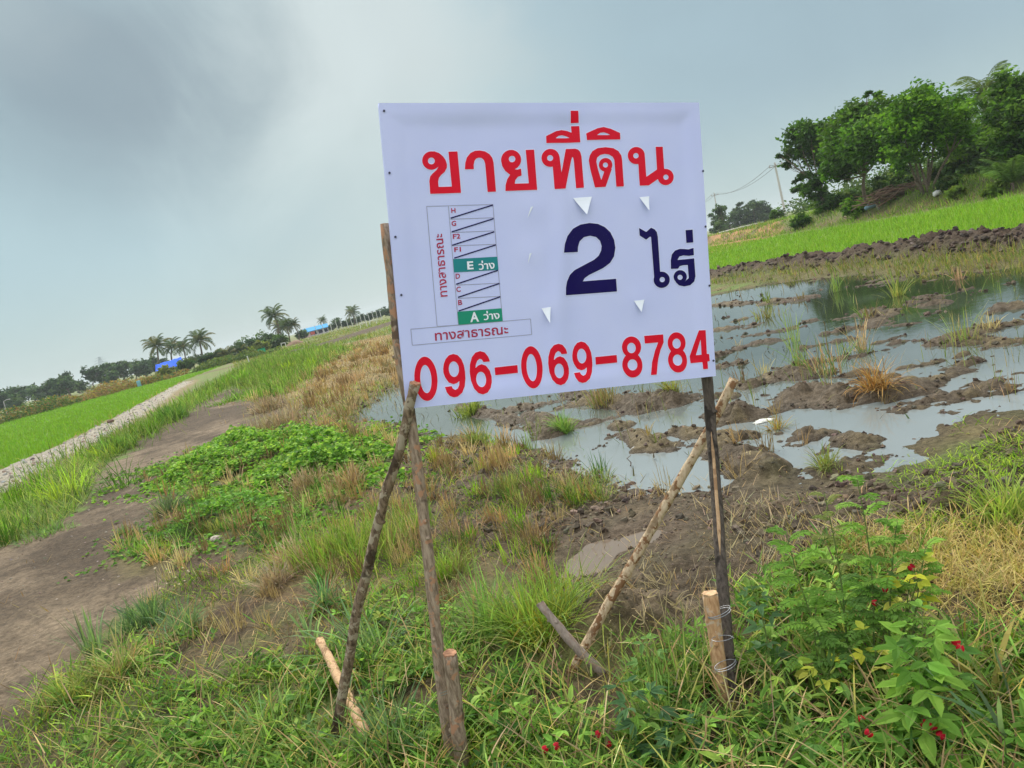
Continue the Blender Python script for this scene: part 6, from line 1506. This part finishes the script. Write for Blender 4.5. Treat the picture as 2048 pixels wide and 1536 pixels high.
# seed heads of finger grass by the right pole
def seedgrass(label, px, py, tops, col, kind='fan'):
    b = Gh(px, py); e_ = empty('seeding_grass', b, label, 'grass'); st = MB(); hd = MB()
    for tx, ty in tops:
        d = depth_of(b) + rng.normal() * 0.04; t = near_on(tx, ty, d); q0 = b + rng.normal(size=3) * [0.03, 0.03, 0]; q0[2] = b[2] - 0.01; P, R = limb(q0, t, 0.0022, 0.0013, 7, 0.03); st.tube(P, R, 4, np.array(col) * 0.9, caps=False)
        for k in range(6 if kind == 'fan' else 16):
            if kind == 'fan':
                dd = unit(rng.normal(size=3) * [1, 1, 0.4] + [0, 0, 1.2]) * rng.uniform(0.05, 0.085); P2, R2 = limb(t, t + dd, 0.0022, 0.0014, 4, 0.08)
            else:
                s_ = t - (P[-1] - P[-2]) / np.linalg.norm(P[-1] - P[-2]) * 0.006 * k; dd = unit(rng.normal(size=3) + [0, 0, 0.8]) * 0.012; P2, R2 = limb(s_, s_ + dd, 0.003, 0.0016, 3, 0.05)
            hd.tube(P2, R2, 4, np.array(col) * rng.uniform(0.8, 1.2))
    st.build('stalk', M['dry'], e_); hd.build('seed_head', M['dry'], e_); return e_


seedgrass('finger grass with tan fan shaped seed heads left of the orange brown stake', 1330, 1340, [(1295, 1195), (1313, 1165), (1335, 1170), (1352, 1210), (1372, 1225), (1288, 1240)], (0.52, 0.42, 0.25))
seedgrass('single green spike of seeds rising right of the ash grey stake', 1240, 1345, [(1224, 1262)], (0.36, 0.36, 0.16), 'spike')
seedgrass('pale green seed spike low between the sign poles', 1010, 1500, [(1022, 1405)], (0.42, 0.46, 0.14), 'spike')
# small white flower heads by the track
b = Gh(325, 1190); e_ = empty('white_flowered_weed', b, 'sparse weed with tiny white flower heads at the edge of the bare track', 'weed'); st = MB(); fl_ = MB()
for k in range(16):
    x_, y_ = rng.uniform(295, 380), rng.uniform(1135, 1180); t = near_on(x_, y_, depth_of(b) + rng.normal() * 0.08); q = Gh(x_ + 6, y_ + 45)
    P, R = limb(q, t, 0.0015, 0.001, 5, 0.05); st.tube(P, R, 4, (0.2, 0.24, 0.1), caps=False); MB().tube([t - [0, 0, 0.006], t, t + [0, 0, 0.004]], [0.003, 0.0075, 0.003], 7, (0.72, 0.62, 0.48)).build('flower_head', M['petal'], e_)
st.build('stem', M['leaf'], e_)


# ------------------------------------------------------------------ larger weeds in front
def stem_curve(b, t, bend, n=14):
    s_ = np.linspace(0, 1, n)[:, None]; k = np.asarray(bend, float)
    return b + (t - b) * s_ + np.sin(s_ * np.pi) * k


def feathery(label, px, py, top, cols, nl=13, bend=(0.02, 0, 0), size=0.17, seed=0, start=0.3, ddist=0.0):
    """leaves of many small leaflets in pairs, set round a thin stem"""
    r = np.random.default_rng(seed); b = Gh(px, py); t = near_on(*top, depth_of(b) + ddist)
    e_ = empty('feathery_weed', b, label, 'weed'); P = stem_curve(b - [0, 0, 0.01], t, bend, 16)
    MB().tube(P, np.linspace(0.0035, 0.0014, 16), 6, (0.16, 0.22, 0.07)).build('stem', M['leaf'], e_, True)
    LP = []; LD = []; LN = []; LS = []; LC = []; rb = MB()
    for k in range(nl):
        f_ = start + (1 - start) * (k + 0.5) / nl; j = min(14, int(f_ * 15)); o_ = P[j] + (P[j + 1] - P[j]) * (f_ * 15 - j); a = k * 2.4 + r.normal() * 0.4
        L_ = size * (1.15 - 0.55 * f_) * r.uniform(0.8, 1.15); d = np.array([math.cos(a), math.sin(a), 0.55 + 0.3 * f_]); d = unit(d); m_ = 13; s_ = np.linspace(0, 1, m_)[:, None]
        R_ = o_ + d * L_ * s_ - np.array([0, 0, 1.0]) * L_ * 0.45 * s_ ** 2; rb.tube(R_, np.linspace(0.0012, 0.0006, m_), 4, (0.17, 0.26, 0.07), caps=False)
        T = unit(np.gradient(R_, axis=0)); side = unit(np.cross(T, [0, 0, 1.0])); upn = np.cross(side, T); c0 = np.array(cols[r.integers(0, len(cols))]) * r.uniform(0.85, 1.15)
        for sg in (-1, 1):
            LP.append(R_[1:]); LD.append(unit(side * sg + T * 0.45 + 0.1 * r.normal(size=T.shape) - np.array([0, 0, 0.15]))[1:]); LN.append(upn[1:] + 0.15 * r.normal(size=(m_ - 1, 3))); LS.append(0.027 * size / 0.17 * (0.75 + 0.4 * np.sin(s_[1:, 0] * np.pi)) * r.uniform(0.85, 1.15, m_ - 1)); LC.append(np.clip(c0 * (1 + 0.08 * r.normal(size=(m_ - 1, 1))), 0.01, 0.9))
    rb.build('leaf_stalk', M['leaf'], e_)
    S_ = np.concatenate(LS); V, F, C = leaves(np.concatenate(LP), np.concatenate(LD), np.concatenate(LN), S_, S_ * 0.42, np.concatenate(LC), 0.08)
    build('leaf_sprays', V, F, M['leaf'], e_, C)
    return e_


FE = [(0.22, 0.40, 0.065), (0.28, 0.46, 0.085), (0.17, 0.33, 0.055)]; FD = [(0.15, 0.28, 0.06), (0.19, 0.34, 0.07), (0.12, 0.23, 0.055)]
feathery('feathery leaved weed whose bright tip bends left over the cracked mud', 1690, 1400, (1572, 1065), FE, 15, (-0.02, 0, 0.05), 0.17, 1)
feathery('tallest feathery leaved weed of the right hand clump reaching the flood edge', 1745, 1390, (1712, 948), FE, 13, (0.03, 0, 0.02), 0.16, 2, 0.35)
feathery('drooping yellowish feathery weed between the two bright ones', 1700, 1380, (1648, 985), [(0.28, 0.31, 0.10), (0.22, 0.27, 0.08)], 10, (0.02, 0, 0.03), 0.12, 3, 0.5)
feathery('feathery weed with a forked top right of the tallest one', 1780, 1380, (1795, 1035), FE, 16, (-0.01, 0, 0.02), 0.15, 4, 0.3)
feathery('low dense feathery weed in the middle of the right hand clump', 1720, 1370, (1665, 1160), FE + FD, 15, (0.01, 0, 0.02), 0.18, 5, 0.15)
feathery('dark feathery weed under the yellow leaves', 1770, 1390, (1770, 1180), FD, 15, (0, 0, 0.02), 0.18, 6, 0.15)
feathery('dark low feathery weed on the left flank of the right hand clump', 1660, 1400, (1632, 1215), FD + FE[:1], 13, (-0.02, 0, 0.02), 0.17, 7, 0.15)
feathery('slim feathery weed leaning right towards the dry grass', 1810, 1390, (1852, 1090), FE + FD[:1], 14, (0, 0, 0.02), 0.14, 8, 0.35)
feathery('short feathery weed at the front foot of the right hand clump', 1690, 1430, (1700, 1290), FD, 15, (0, 0, 0.01), 0.15, 9, 0.15)


def beanweed(label, px, py, top, cols, nl=9, size=0.075, flowers=(), seed=0, name='bean_weed', bend=(0, 0, 0.02), trif=3, start=0.2, wr=0.46, stalk=0.06, cat='weed', pods=0, fwd=0.0):
    r = np.random.default_rng(seed); b = Gh(px, py); t = near_on(*top, depth_of(b) - fwd); e_ = empty(name, b, label, cat); P = stem_curve(b - [0, 0, 0.01], t, bend, 16)
    mb = MB().tube(P, np.linspace(0.0035, 0.0016, 16), 6, (0.18, 0.25, 0.08)); LP = []; LD = []; LN = []; LS = []; LC = []
    view = unit(CAM - (b + t) / 2)
    for k in range(nl):
        f_ = start + (1 - start) * (k + 0.6) / nl; j = min(14, int(f_ * 15)); o_ = P[j]; a = k * 2.4 + r.normal() * 0.35; d = unit(np.array([math.cos(a), math.sin(a), 0.45 + 0.5 * f_])); q = o_ + d * stalk * r.uniform(0.7, 1.3)
        mb.tube([o_, (o_ + q) / 2 + [0, 0, 0.004], q], [0.0014, 0.0011, 0.0009], 4, (0.2, 0.28, 0.09), caps=False)
        c0 = np.array(cols[r.integers(0, len(cols))]) * r.uniform(0.85, 1.15); h_ = unit(d * [1, 1, 0])
        for m_ in range(trif):
            rot = (0, 1.15, -1.15, 0.6, -0.6)[m_] + r.normal() * 0.15; dd = np.array([h_[0] * math.cos(rot) - h_[1] * math.sin(rot), h_[0] * math.sin(rot) + h_[1] * math.cos(rot), r.normal(-0.05, 0.25)])
            LP.append(q); LD.append(dd); LN.append(np.array([0, 0, 1.0]) + 0.35 * view + 0.3 * r.normal(size=3)); LS.append(size * (1.1 if m_ == 0 else 0.92) * (1.1 - 0.4 * f_) * r.uniform(0.8, 1.15)); LC.append(np.clip(c0 * (1 + 0.1 * r.normal()), 0.01, 0.9))
    mb.build('stem', M['leaf'], e_, True); S_ = np.array(LS); V, F, C = leaves(np.array(LP), np.array(LD), np.array(LN), S_, S_ * wr, np.array(LC), 0.12)
    build('leaves', V, F, M['leaf'], e_, C)
    for (fx, fy) in flowers:                                        # keeled red flowers: two round wings and a paler keel
        c = near_on(fx, fy, depth_of(t) - 0.07 + 0.02 * r.normal()); fm = MB(); d = unit(r.normal(size=3) * [1, 0.5, 0.4]); jn = np.argmin(np.linalg.norm(P - c, axis=1))
        sm = MB().tube([P[jn], (P[jn] + c) / 2 + [0, 0, 0.012], c], [0.0012, 0.001, 0.0009], 4, (0.24, 0.26, 0.1), caps=False)
        for sg in (-1, 1):
            th = np.linspace(0, 2 * np.pi, 11)[:-1]; u = unit(np.cross(d, view)); v = unit(view * 0.75 + u * sg * 0.7); s1 = unit(np.cross(v, d)); pc = c + u * sg * 0.006
            ring = np.array([pc + (d * math.cos(q) * 0.0098 + s1 * math.sin(q) * 0.0085) for q in th]); cen = pc + v * 0.0035
            fm.add(np.vstack([cen, ring]), [np.array([[0, 1 + k, 1 + (k + 1) % 10] for k in range(10)])], (0.46, 0.012, 0.03))
        fm.tube([c - d * 0.004, c + d * 0.006 - [0, 0, 0.004], c + d * 0.009 - [0, 0, 0.009]], [0.003, 0.0035, 0.001], 6, (0.60, 0.28, 0.20))
        fo = fm.build('flower', M['petal'], e_, False); sm.build('flower_stalk', M['leaf'], e_)
    return e_


BL = [(0.15, 0.31, 0.05), (0.20, 0.38, 0.065), (0.105, 0.22, 0.05), (0.25, 0.43, 0.07)]
beanweed('lush broad leaved bean weed with deep red flowers in the lower right corner', 1860, 1560, (1835, 1290), BL, 28, 0.092, [(1865, 1455), (1882, 1470), (1850, 1448)], 1, start=0.1)
beanweed('broad leaved bean weed standing tall above the lush one with a twin red flower', 1905, 1520, (1840, 1240), BL, 12, 0.075, [(1912, 1283), (1921, 1295)], 2, start=0.35, bend=(0.02, 0, 0.03))
beanweed('bean weed with two red flowers on a thin stalk left of the lush one', 1740, 1560, (1725, 1420), BL, 7, 0.05, [(1722, 1436), (1737, 1467)], 3, start=0.1)
beanweed('small bean weed with scattered red flowers at the bottom centre', 1135, 1560, (1150, 1450), BL, 9, 0.06, [(1090, 1498), (1113, 1492)], 4, start=0.1)
beanweed('red flowered sprig right of the small bottom centre bean weed', 1205, 1530, (1200, 1462), BL, 4, 0.035, [(1196, 1468), (1217, 1490)], 5, start=0.2)
beanweed('climbing bean with tiny red flowers among the feathery weeds', 1800, 1380, (1825, 1120), [(0.13, 0.22, 0.07)], 6, 0.04, [(1822, 1134), (1770, 1180), (1748, 1205)], 6, start=0.3)
YL = [(0.55, 0.55, 0.06), (0.48, 0.52, 0.07), (0.60, 0.58, 0.12)]
beanweed('twining weed with bright yellow leaves above the dry grass', 1790, 1330, (1845, 1135), YL, 9, 0.068, (), 7, 'yellow_leaf_weed', fwd=0.22, start=0.5, wr=0.6, stalk=0.04)
beanweed('low yellow leaved weed at the foot of the feathery clump', 1750, 1400, (1752, 1300), YL, 7, 0.055, (), 8, 'yellow_leaf_weed', fwd=0.12, start=0.3, wr=0.55, stalk=0.06)
beanweed('yellow leaved weed near the front of the feathery clump', 1650, 1420, (1660, 1340), YL + BL[:1], 6, 0.055, (), 9, 'yellow_leaf_weed', fwd=0.1, start=0.3, wr=0.55)
beanweed('lime green weed sprig left of the feathery clump foot', 1590, 1450, (1568, 1345), [(0.36, 0.5, 0.08), (0.3, 0.44, 0.08)], 6, 0.055, (), 10, 'lime_weed', start=0.3, trif=3)
beanweed('drooping dark leaved weed just right of the dark sign pole', 1545, 1395, (1502, 1172), [(0.10, 0.19, 0.085), (0.13, 0.23, 0.10)], 11, 0.058, (), 11, 'drooping_weed', start=0.25, wr=0.42, bend=(0.02, 0, 0.03), stalk=0.04)
beanweed('dark jagged leaved weed in front between pale brace and orange stake', 1330, 1530, (1248, 1385), [(0.085, 0.17, 0.075), (0.10, 0.2, 0.085)], 12, 0.07, (), 12, 'jagged_weed', start=0.05, wr=0.36, trif=5, bend=(0.01, 0, 0.04))
beanweed('second dark jagged leaved weed at the bottom right of the first', 1400, 1560, (1350, 1470), [(0.085, 0.17, 0.08), (0.10, 0.2, 0.09)], 9, 0.07, (), 13, 'jagged_weed', start=0.05, wr=0.36, trif=5)
beanweed('light green leafy weed below the ash grey stake', 1310, 1420, (1295, 1290), [(0.17, 0.31, 0.09), (0.22, 0.36, 0.1)], 8, 0.055, (), 14, start=0.2, trif=3)
beanweed('fresh leafy weed along the bottom edge left of the lush bean weed', 1640, 1580, (1640, 1480), BL + [(0.24, 0.36, 0.08)], 9, 0.06, (), 15, start=0.1)
beanweed('fresh leafy weed in the far bottom right corner', 2040, 1560, (2010, 1470), BL, 9, 0.075, (), 16, start=0.1)
beanweed('broad leaved sprout in the grass at the lower left', 560, 1460, (560, 1405), [(0.17, 0.32, 0.08), (0.13, 0.26, 0.07)], 7, 0.06, (), 17, 'leafy_sprout', start=0.0, trif=2, wr=0.35)
beanweed('leafy herb tuft just right of the grey brown post', 915, 1290, (905, 1215), [(0.22, 0.36, 0.07), (0.17, 0.3, 0.06)], 14, 0.03, (), 18, 'leafy_herb', start=0.0, trif=3, stalk=0.05)
beanweed('leafy herb tuft left of the golden tussock', 955, 1290, (950, 1228), [(0.17, 0.29, 0.06), (0.14, 0.25, 0.06)], 14, 0.03, (), 19, 'leafy_herb', start=0.0, trif=3, stalk=0.05)

# stones and scraps
def lump(label, cat, name, px, py, sx, sy, sz, col, seed, mat='stone'):
    r = np.random.default_rng(seed); b = Gh(px, py); n, m_ = 9, 14; V = []
    for i in range(n):
        v = i / (n - 1) * math.pi
        for j in range(m_):
            u = j / m_ * 2 * math.pi; k = 1 + 0.22 * r.normal() * math.sin(v) * 0.6; V.append(b + np.array([sx * math.sin(v) * math.cos(u) * k, sy * math.sin(v) * math.sin(u) * k, sz * (0.6 - math.cos(v) * k)]))
    q = (np.arange(n - 1)[:, None] * m_ + np.arange(m_)[None]).reshape(-1, 1); q2 = (np.arange(n - 1)[:, None] * m_ + (np.arange(m_)[None] + 1) % m_).reshape(-1, 1)
    return tag(build(name, np.array(V), [np.concatenate([q, q2, q2 + m_, q + m_], 1)], M[mat], None, np.tile([col], (len(V), 1))), label, cat)


lump('pale grey stone at the lower edge of the vine mats', 'stone', 'stone', 432, 1082, 0.055, 0.045, 0.03, (0.42, 0.36, 0.30), 1)
lump('crumpled white scrap on the mud right of the dark pole', 'scrap', 'plastic_scrap', 1527, 846, 0.085, 0.06, 0.025, (0.62, 0.62, 0.56), 2)
lump('small brown clod lying on the gravel road', 'clod', 'earth_clod', 222, 845, 0.14, 0.1, 0.07, (0.2, 0.13, 0.10), 3)
b = Gh(1262, 897); b[2] = WATER_Z + 0.01; c = Gh(1288, 893); c[2] = WATER_Z + 0.012
tag(MB().tube([b, (b + c) / 2 + [0, 0, 0.006], c], [0.008, 0.011, 0.007], 8, (0.62, 0.62, 0.6)).build('white_stick', M['vc'], None, True), 'short white stick floating on the water under the sign', 'stick')
b = Gh(1258, 945); P = [b - [0, 0, 0.02], near_on(1262, 925, depth_of(b)), near_on(1254, 917, depth_of(b) - 0.02), near_on(1262, 910, depth_of(b))]
tag(MB().tube(P, [0.006, 0.005, 0.004, 0.003], 6, (0.16, 0.12, 0.09)).build('twig', M['vc'], None, True), 'crooked dark twig poking out of the water near the mud edge', 'twig')


# ------------------------------------------------------------------ damp air over the fields
hm = bpy.data.materials.new('damp_air'); hm.use_nodes = True; ht = NT(hm.node_tree); ht.n.clear()
pv = ht.new('ShaderNodeVolumePrincipled'); pv.inputs['Color'].default_value = (0.86, 0.93, 0.95, 1); pv.inputs['Density'].default_value = 0.0004
ho = ht.new('ShaderNodeOutputMaterial'); ht.l.new(pv.outputs[0], ho.inputs['Volume'])
hb = MB().box([0, 0, 14.0], [3100, 0, 0], [0, 3100, 0], [0, 0, 15.5]).build('haze', hm)
hb['kind'] = 'stuff'
